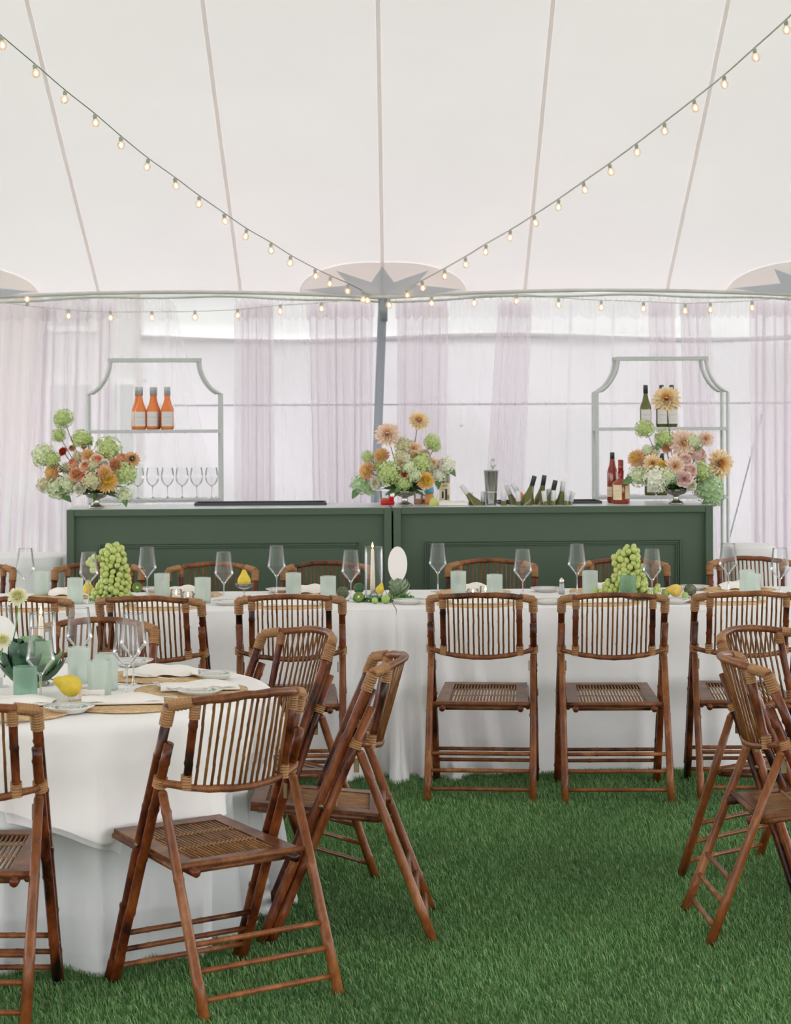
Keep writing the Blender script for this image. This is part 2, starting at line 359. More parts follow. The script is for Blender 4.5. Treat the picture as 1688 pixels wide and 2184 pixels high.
def tag(o, label, cat, group=None, kind=None):
    o['label'] = label; o['category'] = cat
    if group: o['group'] = group
    if kind: o['kind'] = kind
    return o
def struct(o, label=None):
    o['kind'] = 'structure'
    if label: o['label'] = label
    return o
def thing(name, label, cat, loc=(0, 0, 0), rz=0.0, group=None):
    o = bpy.data.objects.new(name, None); COL.objects.link(o); o.empty_display_size = 0.05
    o.location = loc; o.rotation_euler = (0, 0, rz)
    return tag(o, label, cat, group)
def dup(root, label, loc, rz=0.0, group=None, scale=None):
    def rec(o, parent):
        c = o.copy(); COL.objects.link(c); c.parent = parent
        for ch in [k for k in KIDS.get(o.name, [])]: rec(ch, c)
        return c
    if root.name not in KIDS:
        def walk(o):
            KIDS[o.name] = list(o.children)
            for k in o.children: walk(k)
        walk(root)
    c = rec(root, None); c.location = loc; c.rotation_euler = (0, 0, rz)
    c['label'] = label
    if group: c['group'] = group
    if scale: c.scale = scale
    return c
KIDS = {}
class Kind:
    """a thing built once, then copied with its parts for every repeat"""
    def __init__(s, build): s.build = build; s.root = None
    def put(s, label, loc, rz=0.0, group=None, scale=None):
        if s.root is None:
            s.root = s.build(); r = s.root; r['label'] = label; r.location = loc; r.rotation_euler = (0, 0, rz)
            if group: r['group'] = group
            if scale: r.scale = scale
            KIDS_walk(r); return r
        return dup(s.root, label, loc, rz, group, scale)
def KIDS_walk(o):
    KIDS[o.name] = list(o.children)
    for k in o.children: KIDS_walk(k)

# ================================================================== SETTING
# lawn ------------------------------------------------------------
mb = MB(); mb.add([(-40, -25, 0), (40, -25, 0), (40, 60, 0), (-40, 60, 0)], [(0, 1, 2, 3)])
struct(part('floor', mb, M['ground'], smooth=False), 'green lawn under the tent')
def grass():
    n = 500000
    x = np.random.uniform(-3.0, 3.0, n); y = 5.75 + (11.2 - 5.75) * np.random.rand(n) ** 1.15
    keep = (np.abs(x) < y * 0.19 + 0.75); x, y = x[keep], y[keep]; n = len(x)
    clump = 0.5 + 0.5 * np.sin(x * 3.1 + 1.3 * np.sin(y * 2.3)) * np.cos(y * 2.7 + np.sin(x * 4.1))
    h = np.random.uniform(0.011, 0.026, n) * (0.85 + 0.3 * clump); a = np.random.uniform(0, 2 * PI, n)
    wd = np.random.uniform(0.0008, 0.0016, n); le = np.random.uniform(0.1, 0.9, n) * h; b = np.random.uniform(0, 2 * PI, n) * 0.6 + 2.0
    dx, dy = np.cos(a) * wd, np.sin(a) * wd; lx, ly = np.cos(b) * le, np.sin(b) * le
    V = np.empty((n, 5, 3))
    V[:, 0] = np.stack([x - dx, y - dy, np.zeros(n)], 1); V[:, 1] = np.stack([x + dx, y + dy, np.zeros(n)], 1)
    V[:, 2] = np.stack([x + dx * .8 + lx * .3, y + dy * .8 + ly * .3, h * .6], 1); V[:, 3] = np.stack([x - dx * .8 + lx * .3, y - dy * .8 + ly * .3, h * .6], 1)
    V[:, 4] = np.stack([x + lx, y + ly, h], 1)
    me = bpy.data.meshes.new('grass'); me.vertices.add(n * 5); me.vertices.foreach_set('co', V.ravel())
    base = (np.arange(n) * 5)[:, None]
    loops = np.concatenate([base + np.array([[0, 1, 2, 3]]), base + np.array([[3, 2, 4]])], 1).ravel()
    me.loops.add(len(loops)); me.loops.foreach_set('vertex_index', loops.astype(np.int32))
    starts = np.stack([np.arange(n) * 7, np.arange(n) * 7 + 4], 1).ravel(); me.polygons.add(2 * n)
    me.polygons.foreach_set('loop_start', starts.astype(np.int32))
    me.polygons.foreach_set('loop_total', np.tile([4, 3], n).astype(np.int32))
    me.update(calc_edges=True)
    at = me.color_attributes.new('blade', 'FLOAT_COLOR', 'POINT')
    t = np.random.rand(n) ** 1.6; dry = np.random.rand(n) < 0.03; patch = 0.8 + 0.4 * clump
    c0 = np.array([0.055, 0.16, 0.038]); c1 = np.array([0.28, 0.47, 0.19])
    c = (c0 + (c1 - c0) * t[:, None]) * patch[:, None]; c[dry] = (0.30, 0.27, 0.12)
    C = np.ones((n, 5, 4)); C[:, :, :3] = c[:, None, :]
    at.data.foreach_set('color', C.ravel())
    m, nt, bs = new_mat('grass_blades'); vc = nt.nodes.new('ShaderNodeVertexColor'); vc.layer_name = 'blade'
    nt.links.new(vc.outputs[0], bs.inputs['Base Color']); bs.inputs['Roughness'].default_value = 0.55; bs.inputs['Specular IOR Level'].default_value = 0.35
    me.materials.append(m)
    o = bpy.data.objects.new('grass', me); COL.objects.link(o)
    tag(o, 'short dense green grass blades covering the lawn', 'grass', kind='stuff')
grass()

# tent roof -------------------------------------------------------
EY, EZ, PX, PS = 14.35, 2.44, -0.081, 2.83          # eave depth, eave height, pole x, pole spacing
def eave_z(x):
    t = ((x - PX) / PS) % 1.0
    return EZ + 0.045 * math.sin(PI * t) ** 0.8
def xs(x, y):                                        # seams draw together towards the ridge
    return PX + (x - PX) * (1 - 0.0155 * (EY - y)) if y > 4 else PX + (x - PX) * (1 - 0.0155 * (EY - 4))
def roof_z(x, y):
    k = max(0.0, min(EY - y, y + 3.0, 7.6 - abs(x - PX) ))
    z = 0.405 * k
    fade = max(0, 1 - (EY - y) / 2.0)
    return EZ + z + (eave_z(x) - EZ) * fade
mb = MB()
nx, ny = 121, 70
def rf(a, b):
    x = PX + (a - 0.5) * 2 * 7.6; y = EY - b * (EY + 3.0)
    return (xs(x, y), y, roof_z(x, y))
mb.grid(rf, nx, ny)
roof = struct(part('ceiling', mb, M['roof']), 'white sailcloth tent roof')
mb = MB(); mb.grid(lambda a, b: (-7.6 + 15.2 * a, EY - .005 + 1.05 * b, eave_z(-7.6 + 15.2 * a) * (1 - b) + 2.56 * b), 121, 3)  # added flap, hidden from view: blocks sky light from wall and curtains
part('hidden_sky_blocker', mb, M['roof'], roof)
sp = PS / 3
for k in range(-4, 5):
    x0 = PX + k * sp; mb = MB(); pts = [EY - 0.02 - i * 0.25 for i in range(38)]
    def sf(a, b, x0=x0):
        y = EY - 0.02 - b * 9.0; z = roof_z(x0, y) - 0.008
        return (xs(x0, y) + (a - 0.5) * 0.022, y, z)
    mb.grid(sf, 2, 40)
    part('roof_seam', mb, M['seam'], roof)
# star patches on the roof at each pole
SL = math.atan(0.405)
def roofpt(x0, u, v, off=0.012):
    """u across, v up the slope from the eave at pole x0"""
    y = EY - 0.03 - v * math.cos(SL)
    return (x0 + u, y, roof_z(x0 + u, y) - off)
for k in (-1, 0, 1):
    x0 = PX + k * PS
    mb = MB()
    mb.grid(lambda a, b: roofpt(x0, 0.55 * b * math.cos(PI * a), 0.50 * b * math.sin(PI * a) + 0.001, 0.012), 33, 9)
    p = part('roof_patch', mb, M['patch'], roof, label='pale half round patch around the pole top')
    mb = MB(); pts = []
    tips = [(-0.52, 0.055), (-0.30, 0.38), (0.0, 0.47), (0.30, 0.38), (0.52, 0.055)]
    ins = [(-0.22, 0.16), (-0.075, 0.22), (0.075, 0.22), (0.22, 0.16)]
    pts.append((-0.33, 0.0))
    for i, t in enumerate(tips):
        pts.append(t)
        if i < 4: pts.append(ins[i])
    pts.append((0.33, 0.0))
    vs = [roofpt(x0, 0, 0.03, 0.022)]; NN = 6
    outline = []
    for i in range(len(pts) - 1):
        for q in range(NN):
            t = q / NN; outline.append((pts[i][0] * (1 - t) + pts[i + 1][0] * t, pts[i][1] * (1 - t) + pts[i + 1][1] * t))
    outline.append(pts[-1])
    vs += [roofpt(x0, u, v, 0.022) for u, v in outline]
    mb.add(vs, [(0, i, i + 1) for i in range(1, len(outline))])
    part('roof_star', mb, M['star'], p, smooth=False, label='grey pointed star around the pole top')
# eave rope, curtain rail and heading
mb = MB(); mb.tube([(x, EY, eave_z(x) - 0.012) for x in np.arange(-6, 6.01, 0.12)], 0.013, 8)
struct(part('trim_1', mb, M['eave']), 'grey eave rope along the tent edge')
mb = MB(); mb.tube([(x, EY + 0.02, eave_z(x) - 0.045 - 0.006 * math.sin(x * 7)) for x in np.arange(-6, 6.01, 0.12)], 0.007, 8)
struct(part('trim_2', mb, M['eave']), 'thin curtain cable under the eave')
# sidewall --------------------------------------------------------
WY = 15.1
def wl(a, b):
    x = -1.78 + a * 7.8; z = 0.0 + b * 2.18
    sag = 0.02 * math.sin(x * 2.2) * b
    return (x, WY + 0.05 * math.sin(2.1 * x + 3.5 * z) + 0.04 * math.sin(5.2 * z - 1.3 * x) * (1 - b * .4) + 0.015 * math.sin(11 * x * 0.6 + 7 * z), z + sag)
mb = MB(); mb.grid(wl, 120, 50)
wall = struct(part('wall_back', mb, M['vinyl']), 'white vinyl tent sidewall behind the curtains')
mb = MB(); mb.tube([(-1.78 + i * 0.13, WY - 0.02, 2.18 + 0.02 * math.sin((-1.78 + i * .13) * 2.2)) for i in range(61)], 0.012, 6, flat=(0.4, 1.6)); part('wall_hem', mb, M['vinyl_hem'], wall)
mb = MB(); mb.tube([(-1.78 + i * 0.13, WY - 0.06 + 0.05 * math.sin(2.1 * (-1.78 + i * .13) + 3.5 * 1.72), 1.72) for i in range(61)], 0.006, 6, flat=(0.4, 1.2)); part('wall_seam', mb, M['vinyl_hem'], wall)
mb = MB(); mb.grid(lambda a, b: (-1.78 + a * 7.8, WY + 0.03 + 0.02 * math.sin(9 * a + 11 * b), 2.16 + 0.34 * b), 80, 8)
part('upper_band', mb, M['band'], wall, label='brighter clear band along the top of the sidewall')
mb = MB(); mb.grid(lambda a, b: (-6.0 + a * 4.24, WY + 0.05 + 0.03 * math.sin(21 * a + 4 * b), 2.5 * b), 80, 14)  # added panel over the open left side, mutes the overbright sky
part('sky_muting_panel', mb, M['hazy'], wall, label='added hazy sheet muting the sky at the far left')
for u, v in ((310, 760), (310, 813), (762, 408)):
    pass
for u, v in ((309, 813), (311, 974), (985, 908)):
    p = atdepth(u, v, WY - 0.12); mb = MB(); mb.tube([(p.x, p.y, p.z), (p.x, p.y - 0.004, p.z)], 0.008, 10); part('grommet', mb, M['rack'], wall)
# outside: pale house left, hedge, guy strap
hs = thing('house', 'pale house with brick corner and windows seen dimly through the left sheer curtains', 'building', (-4.6, 27, 0))
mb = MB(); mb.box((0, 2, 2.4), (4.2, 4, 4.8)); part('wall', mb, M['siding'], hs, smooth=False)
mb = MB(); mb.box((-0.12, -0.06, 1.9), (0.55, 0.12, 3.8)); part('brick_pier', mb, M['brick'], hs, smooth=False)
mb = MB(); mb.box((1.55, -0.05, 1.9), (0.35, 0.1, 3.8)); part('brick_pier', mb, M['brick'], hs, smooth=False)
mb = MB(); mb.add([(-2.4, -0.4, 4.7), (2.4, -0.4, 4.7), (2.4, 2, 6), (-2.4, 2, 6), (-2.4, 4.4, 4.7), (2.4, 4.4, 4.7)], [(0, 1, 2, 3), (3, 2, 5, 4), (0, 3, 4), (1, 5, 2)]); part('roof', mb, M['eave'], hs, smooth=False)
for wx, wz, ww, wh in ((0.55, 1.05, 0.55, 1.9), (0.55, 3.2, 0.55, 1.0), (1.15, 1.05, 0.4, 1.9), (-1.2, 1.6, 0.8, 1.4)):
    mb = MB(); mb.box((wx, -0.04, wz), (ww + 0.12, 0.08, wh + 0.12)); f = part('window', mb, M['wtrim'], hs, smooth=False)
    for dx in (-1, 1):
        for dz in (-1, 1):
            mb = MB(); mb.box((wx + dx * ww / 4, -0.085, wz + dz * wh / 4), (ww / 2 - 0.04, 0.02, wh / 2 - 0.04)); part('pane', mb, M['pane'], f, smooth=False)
mb = MB(); random.seed(3)
for i in range(160):
    x = random.uniform(-2.2, 2.2); y = random.uniform(-.5, .5); z = random.uniform(0.1, 1.0)
    mb.ball((x, y, z), random.uniform(0.12, 0.26), 6, 4)
tag(part('hedge', mb, M['hedge'], loc=(-4.6, 24.5, 0)), 'low green hedge outside beyond the left sheer curtains', 'hedge')
a_, b_ = atdepth(1606, 960, 14.75), atdepth(1556, 1150, 14.7)
mb = MB(); mb.tube([a_ + (a_ - b_) * 0.4, a_, b_, b_ + (b_ - a_) * 0.5], 0.02, 6, flat=(1, 0.2))
tag(part('guy_strap', mb, M['strut']), 'slanted blue-grey strap behind the curtain right of the right rack', 'strap')

# sheer curtains --------------------------------------------------
def curtain(u_t0, u_t1, u_b0, u_b1, folds, amp, label, mat='sheer', D=14.55, top=2.40, seed=0, group='sheer curtains along the back of the tent', pinch=None):
    s = D / 1.0; rnd = random.Random(seed)
    ph = [rnd.uniform(0, 6.28) for _ in range(4)]
    xt0, xt1, xb0, xb1 = [(u - 844) * D / F for u in (u_t0, u_t1, u_b0, u_b1)]
    N = folds * 10 + 1
    def fn(a, b):
        z = top * (1 - b)
        aa = a + 0.035 * math.sin(2 * PI * folds * a * 0.5 + ph[0]) + 0.02 * math.sin(2 * PI * a * 3 + ph[1] + b)
        x = (xt0 * (1 - b) + xb0 * b) * (1 - aa) + (xt1 * (1 - b) + xb1 * b) * aa
        if pinch is not None:
            k = math.exp(-((b - pinch) / 0.07) ** 2) * 0.55; x = x * (1 - k) + (xt0 + xt1) / 2 * k
        amp_ = amp * (.45 if mat == 'sheer_thin' else .8)
        y = D + amp_ * (0.55 + 0.45 * b) * math.sin(2 * PI * folds * a + ph[2] + 0.7 * math.sin(3 * b + ph[3])) + amp_ * 0.25 * math.sin(2 * PI * folds * 1.7 * a + ph[1])
        zz = z + (min(0.03, 0.01 * math.sin(60 * a)) if b == 0 else 0)
        return (x, y, zz)
    mb = MB(); mb.grid(fn, N, 22)
    o = part('sheer_curtain', mb, M[mat]); tag(o, label, 'curtain', group)
    # gathered heading above the cable
    mb = MB()
    def hd(a, b):
        x = xt0 + (xt1 - xt0) * a
        return (x, D - 0.05 + 0.02 * math.sin(60 * a * (xt1 - xt0) * 2 + ph[0]) + 0.02 * b, top + 0.03 - 0.13 * b - 0.012 * math.sin(35 * a + ph[1]))
    mb.grid(hd, N, 4); part('heading', mb, M[mat], o)
    return o
curtain(-60, 110, -90, 60, 13, 0.05, 'sheer white curtain at the far left edge, open folds showing the house', seed=1)
curtain(85, 250, 60, 235, 14, 0.06, 'sheer white curtain behind the left flower arrangement, dense folds', seed=2)
curtain(225, 370, 215, 330, 5, 0.04, 'thin flat sheer curtain behind the rack of orange bottles', 'sheer_thin', seed=3, D=14.62)
curtain(355, 375, 300, 520, 6, 0.03, 'sheer curtain gathered to a point at the eave above the left rack', 'sheer_thin', seed=4, D=14.66)
curtain(505, 585, 500, 585, 11, 0.06, 'narrow pinkish sheer curtain bundle right of the left rack', seed=5)
curtain(580, 665, 575, 690, 4, 0.03, 'thin sheer curtain between the two bundles left of the tent pole', 'sheer_thin', seed=6, D=14.62)
curtain(655, 800, 670, 790, 15, 0.06, 'sheer curtain bundle immediately left of the tent pole', seed=7)
curtain(845, 955, 838, 940, 12, 0.06, 'sheer curtain bundle immediately right of the tent pole', seed=8)
curtain(950, 1075, 940, 1040, 4, 0.03, 'thin sheer curtain behind the steel shaker', 'sheer_thin', seed=9, D=14.62)
curtain(1065, 1135, 1010, 1100, 9, 0.05, 'slanting sheer curtain bundle above the tilted wine bottles', seed=10)
curtain(1130, 1400, 1100, 1400, 12, 0.03, 'wide thin sheer curtain left of and behind the right rack', 'sheer_thin', seed=11, D=14.62)
curtain(1385, 1440, 1395, 1470, 7, 0.04, 'narrow sheer curtain bundle inside the top of the right rack', seed=12)
curtain(1450, 1515, 1470, 1545, 8, 0.05, 'narrow sheer curtain bundle over the right edge of the right rack', seed=13)
curtain(1510, 1610, 1540, 1605, 3, 0.02, 'thin sheer curtain right of the right rack before the slanted strap', 'sheer_thin', seed=14, D=14.62)
curtain(1600, 1760, 1598, 1760, 15, 0.06, 'sheer white curtain at the far right edge, dense folds', seed=15)

# tent pole
pt, pm = atdepth(817, 634, EY + 0.02), atdepth(801, 1070, EY + 0.02)
k = (pt.z) / (pt.z - pm.z)
mb = MB(); mb.tube([pt, pm, (pt.x + (pm.x - pt.x) * k, EY + 0.02, 0.0)], 0.029, 16)
tp = tag(part('tent_pole', mb, M['tentpole']), 'grey-blue tent side pole leaning slightly between the curtains, under the star', 'pole')
mb = MB(); mb.tube([(pt.x, pt.y, pt.z - 0.16), (pt.x, pt.y, pt.z)], [0.031, 0.031], 16); part('pole_cap', mb, M['tentpole'], tp)

# ------------------------------------------------------------------ string lights
def bulb_meshes():
    g = MB(); g.lathe([(0.0, -0.062), (0.012, -0.060), (0.019, -0.050), (0.0215, -0.040), (0.019, -0.029), (0.012, -0.021), (0.010, -0.017)], 12)
    so = MB(); so.lathe([(0.0095, -0.020), (0.0105, -0.016), (0.0105, 0.002), (0.006, 0.006)], 10)
    fi = MB(); fi.tube([(-0.003, 0, -0.030), (-0.0035, 0, -0.046), (0.001, 0, -0.051), (0.0035, 0, -0.046), (0.003, 0, -0.030)], 0.0022, 6)
    return g.mesh('bulb', M['bulb']), so.mesh('socket', M['socket']), fi.mesh('filament', M['filament'])
BG, BS, BF = bulb_meshes()
def string(name_label, cable_pts, bulbs, mat='cable', r=0.003):
    root = thing('string_lights', name_label, 'string lights', tuple(cable_pts[0]), 0, 'bulb strings under the tent roof')
    o0 = Vector(cable_pts[0]); mb = MB(); mb.tube([Vector(p) - o0 for p in cable_pts], r, 6); part('cable', mb, M[mat], root)
    for p, tilt in bulbs:
        q = Vector(p) - o0
        b = part('bulb', None, None, root, mesh=BG, loc=q, rot=tilt)
        part('socket', None, None, b, mesh=BS); part('filament', None, None, b, mesh=BF)
def path(px, n=60):
    """px list (u, v, D) -> smooth world path"""
    W = [atdepth(*p) for p in px]; out = []
    for i in range(len(W) - 1):
        p0 = W[max(i - 1, 0)]; p1 = W[i]; p2 = W[i + 1]; p3 = W[min(i + 2, len(W) - 1)]
        for q in range(8):
            t = q / 8
            out.append(0.5 * ((2 * p1) + (p2 - p0) * t + (2 * p0 - 5 * p1 + 4 * p2 - p3) * t * t + (3 * p1 - p0 - 3 * p2 + p3) * t ** 3))
    out.append(W[-1]); return out
def lerpD(u, u0, D0, u1, D1): return D0 + (D1 - D0) * (u - u0) / (u1 - u0)
LD = lambda u: lerpD(u, 0, 10.3, 745, 14.1)
Lb = [(3, 76), (74, 136), (139, 192), (202, 242), (258, 290), (316, 337), (373, 378), (425, 417), (478, 454), (526, 487), (578, 517), (620, 544), (672, 572), (705, 588), (742, 604)]
Lpath = [(-60, 20)] + Lb + [(790, 628), (815, 634)]
string('bulb string falling from the upper left to the centre pole', path([(u, v, LD(u)) for u, v in Lpath]),
       [(atdepth(u, v + 4, LD(u)), (random.uniform(-.15, .15), random.uniform(-.2, .2), 0)) for u, v in Lb], 'cable_dark', 0.0026)
RD = lambda u: lerpD(u, 900, 14.1, 1688, 10.3)
Rb = [(1677, 42), (1610, 102), (1545, 160), (1481, 211), (1418, 260), (1358, 306), (1301, 348), (1245, 387), (1192, 424), (1140, 458), (1089, 490), (1037, 520), (993, 547), (949, 572), (901, 598), (868, 614)]
Rpath = [(1740, -20)] + Rb + [(835, 630), (818, 634)]
string('bulb string falling from the upper right to the centre pole', path([(u, v, RD(u)) for u, v in Rpath]),
       [(atdepth(u, v + 4, RD(u)), (random.uniform(-.15, .15), random.uniform(-.25, .1), 0)) for u, v in Rb], 'cable', 0.0045)
Eb = [(146, 661), (236, 665), (324, 665), (416, 664), (507, 660), (598, 651), (686, 646)]
string('bulb string sagging under the eave left of the centre pole', path([(u, v, 14.15) for u, v in [(-60, 640), (0, 645), (60, 652)] + Eb + [(740, 640), (775, 632), (812, 626)]]),
       [(atdepth(u, v, 14.15), (0, 0, 0)) for u, v in Eb + [(775, 626), (784, 628)]] + [(atdepth(58, 651, 14.15), (PI, 0, 0))], 'cable')
Eb2 = [(830, 638), (921, 634), (1012, 634), (1102, 630), (1192, 638), (1283, 643), (1373, 646), (1462, 650), (1516, 648), (1605, 644)]
string('bulb string sagging under the eave right of the centre pole', path([(u, v - 3, 14.15) for u, v in [(815, 630)] + Eb2 + [(1700, 636), (1760, 632)]]),
       [(atdepth(u, v, 14.15), (0, 0, 0)) for u, v in Eb2], 'cable')

# ================================================================== BAR
YAW = math.radians(3.2); CY, SY = math.cos(YAW), math.sin(YAW)
BZ = 1.14
B0 = Vector((-0.021, 12.2, 0))
def barpt(a, b, z=0.0): return Vector((B0.x + a * CY - b * SY, B0.y + a * SY + b * CY, z))
def bar_unit(a0, a1, label):
    W_ = a1 - a0; root = thing('bar_counter', label, 'bar', barpt((a0 + a1) / 2, 0), YAW, 'dark green panelled bar units')
    g = M['green_paint']
    mb = MB(); mb.box((0, 0.31, (BZ - 0.03) / 2), (W_ - 0.004, 0.59, BZ - 0.03)); part('body', mb, g, root, smooth=False)
    st = 0.042
    for sx in (-1, 1):
        mb = MB(); mb.box((sx * (W_ / 2 - st / 2 - 0.001), -0.002, BZ / 2), (st, 0.036, BZ), bev=0.003); part('stile', mb, g, root, smooth=False)
    mb = MB(); mb.box((0, -0.002, BZ - 0.019), (W_ - 2 * st - 0.004, 0.034, 0.038), bev=0.003); part('top_rail', mb, g, root, smooth=False)
    mb = MB(); mb.box((0, -0.002, 0.03), (W_ - 2 * st - 0.004, 0.034, 0.06), bev=0.003); part('bottom_rail', mb, g, root, smooth=False)
    mb = MB(); mb.box((0, 0.312, BZ - 0.015), (W_ - 0.004, 0.588, 0.03), bev=0.003); part('countertop', mb, M['counter'], root, smooth=False, label='pale grey countertop')
    # double bead moulding
    x1 = W_ / 2 - 0.185; z0, z1 = 0.19, BZ - 0.195
    for (p, q) in (((-x1, z1), (x1, z1)), ((-x1, z0), (x1, z0)), ((-x1, z0), (-x1, z1)), ((x1, z0), (x1, z1))):
        mb = MB(); hor = p[1] == q[1]
        for off, wd, dp in ((0, 0.007, 0.014), (0.011, 0.010, 0.008), (0.022, 0.006, 0.011)):
            if hor:
                sg = -1 if p[1] == z1 else 1; z = p[1] + sg * off
                mb.box((0, 0.015 - dp / 2, z), (2 * (x1 - off) + wd, dp + 0.004, wd), bev=0.002)
            else:
                sg = 1 if p[0] < 0 else -1; x = p[0] + sg * off
                mb.box((x, 0.015 - dp / 2, (z0 + z1) / 2), (wd, dp + 0.004, (z1 - z0) - 2 * off - wd), bev=0.002)
        part('moulding', mb, g, root, smooth=False)
bar_unit(-1.826, -0.004, 'dark green panelled bar unit on the left, below the orange bottles')
bar_unit(0.004, 1.826, 'dark green panelled bar unit on the right, below the amber bottles')

# display racks ---------------------------------------------------
def rack(cx, y, label, rz=0.0):
    root = thing('display_rack', label, 'shelf rack', (cx, y, 0), rz, 'pale arched racks behind the bar')
    hw, tw, zs, zt, dep, r = 0.406, 0.272, 1.79, 2.0, 0.24, 0.0115
    for yy in (0, dep):
        for sx in (-1, 1):
            pts = [(sx * hw, yy, 0), (sx * hw, yy, zs)]
            for i in range(0, 11):
                t = i / 10; ang = math.radians(12 + 78 * t)
                # concave quarter curve from the shoulder up to the top bar
                X = hw - 0.02 - (hw - tw - 0.02) * math.sin(ang) if False else hw - (hw - tw) * (math.sin(PI / 2 * t) ** 0.9)
                Z = zs + (zt - zs) * (1 - math.cos(PI / 2 * t)) ** 0.95 * 1.0 + 0.018 * math.sin(PI * t)
                if i > 0: pts.append((sx * X, yy, Z))
            mb = MB(); mb.tube(pts, r, 4); part('upright', mb, M['rack'], root, smooth=False)
        mb = MB(); mb.box((0, yy, zt), (2 * tw + 0.03, 0.022, 0.022)); part('top_bar', mb, M['rack'], root, smooth=False)
    for z in (1.56, 1.135, 0.7, 0.25):
        mb = MB(); mb.box((0, 0, z), (2 * hw, 0.02, 0.018)); mb.box((0, dep, z), (2 * hw, 0.02, 0.018))
        mb.box((-hw, dep / 2, z), (0.018, dep, 0.018)); mb.box((hw, dep / 2, z), (0.018, dep, 0.018)); f = part('shelf_frame', mb, M['rack'], root, smooth=False)
        mb = MB(); mb.box((0, dep / 2, z + 0.004), (2 * hw - 0.02, dep - 0.02, 0.008)); part('glass_shelf', mb, M['glass_base'], f, smooth=False)
    for sx in (-1, 1):
        mb = MB(); mb.box((sx * tw, dep / 2, zt), (0.02, dep, 0.02)); part('side_bar', mb, M['rack'], root, smooth=False)
LRX, RRX = atdepth(331, 900, 13.25), atdepth(1413.5, 900, 13.42)
rack(LRX.x, 13.25, 'pale grey arched display rack behind the left bar, holding orange bottles', math.radians(7))
rack(RRX.x, 13.42, 'pale grey arched display rack behind the right bar, holding green bottles')

# bottles ---------------------------------------------------------
def bottle_kind(name, cat, h, R, body, caps, lab, nk=0.013, sh=0.55, capl=0.2, lab_z=(0.08, 0.42), lab_ang=1.0, prof=None):
    def build():
        root = thing(name, '', cat)
        p = prof or [(0.0, 0.004), (R * 0.85, 0.0), (R, 0.012), (R, h * sh), (R * 0.93, h * (sh + 0.06)), (R * 0.62, h * (sh + 0.16)), (nk * 1.25, h * (sh + 0.26)), (nk, h * (sh + 0.32)), (nk, h * 0.985), (0.0, h * 0.985)]
        mb = MB(); mb.lathe(p, 18); part('glass_body', mb, M[body], root)
        mb = MB(); mb.lathe([(nk * 1.15, h * (1 - capl)), (nk * 1.13, h * 0.985), (nk * 1.05, h), (0, h)], 14); part('capsule', mb, M[caps], root)
        if lab:
            mb = MB(); z0, z1 = h * lab_z[0], h * lab_z[1]
            mb.grid(lambda a, b: ((R + 0.0008) * math.sin((a - .5) * 2 * lab_ang), -(R + 0.0008) * math.cos((a - .5) * 2 * lab_ang), z0 + (z1 - z0) * b), 9, 2)
            l = part('label', mb, M[lab], root)
            for q, zz in enumerate((0.62, 0.35, 0.22)):
                mb = MB(); zc = z0 + (z1 - z0) * zz; hh = 0.003 if q == 0 else 0.0012
                mb.grid(lambda a, b: ((R + 0.0014) * math.sin((a - .5) * lab_ang * 1.3), -(R + 0.0014) * math.cos((a - .5) * lab_ang * 1.3), zc + hh * (b - .5)), 7, 2)
                part('print_line', mb, M['ink'], l)
        return root
    return Kind(build)
rose = bottle_kind('rose_bottle', 'bottle', 0.262, 0.037, 'rose_wine', 'capsule_grey', 'label', sh=0.42)
for i, (u, dy, lb) in enumerate(((300, 0.05, 'front left orange rosé bottle with grey foil on the left rack'), (293, 0.13, 'orange rosé bottle hidden behind the front left one on the left rack'),
        (325, 0.05, 'middle orange rosé bottle with grey foil on the left rack'), (330.5, 0.13, 'orange rosé bottle just behind the middle one on the left rack'), (355.5, 0.05, 'right orange rosé bottle standing a little apart on the left rack'), (359, 0.13, 'orange rosé bottle just behind the right one on the left rack'))):
    p = atdepth(u, 900, 13.25 + dy); rose.put(lb, (p.x, p.y, 1.573), 0.05 * i, 'rosé bottles on the left rack')
gw = bottle_kind('white_wine_bottle', 'bottle', 0.262, 0.036, 'green_wine', 'capsule_dark', 'label', sh=0.45)
for i, (u, dy, z, lb) in enumerate(((1378, 0.05, 1.573, 'olive green wine bottle at the left on the right rack upper shelf'), (1412, 0.05, 1.573, 'olive wine bottle behind the tall cream dahlia, left of two'), (1433.5, 0.06, 1.573, 'olive wine bottle behind the tall cream dahlia, right of two'),
        (1387, 0.05, 1.148, 'wine bottle on the right rack lower shelf behind the flowers, left'), (1412, 0.05, 1.148, 'wine bottle on the right rack lower shelf behind the flowers, right'))):
    p = atdepth(u, 900, 13.42 + dy); gw.put(lb, (p.x, p.y, z), 0.1 * i, 'green wine bottles on the right rack')
def rack_glass():
    root = thing('red_wine_glass', '', 'wine glass')
    mb = MB(); mb.open_top = True
    mb.lathe([(0.004, 0.075), (0.02, 0.083), (0.036, 0.105), (0.041, 0.13), (0.039, 0.16), (0.033, 0.19)], 18); part('bowl', mb, M['glass'], root)
    mb = MB(); mb.lathe([(0.0035, 0.078), (0.003, 0.02), (0.008, 0.006), (0.033, 0.002), (0.033, 0.0), (0, 0.0)], 14); part('stem', mb, M['glass_base'], root)
    return root
rg = Kind(rack_glass)
nm = ['first', 'second', 'third', 'fourth', 'fifth', 'sixth']
for i, u in enumerate((293.5, 325, 357, 388, 419, 451)):
    p = atdepth(u, 900, 13.25 + 0.06); rg.put('round-bowled wine glass on the left rack lower shelf, %s from the flowers' % nm[i], (p.x, p.y, 1.148), 0, 'wine glasses on the left rack lower shelf')

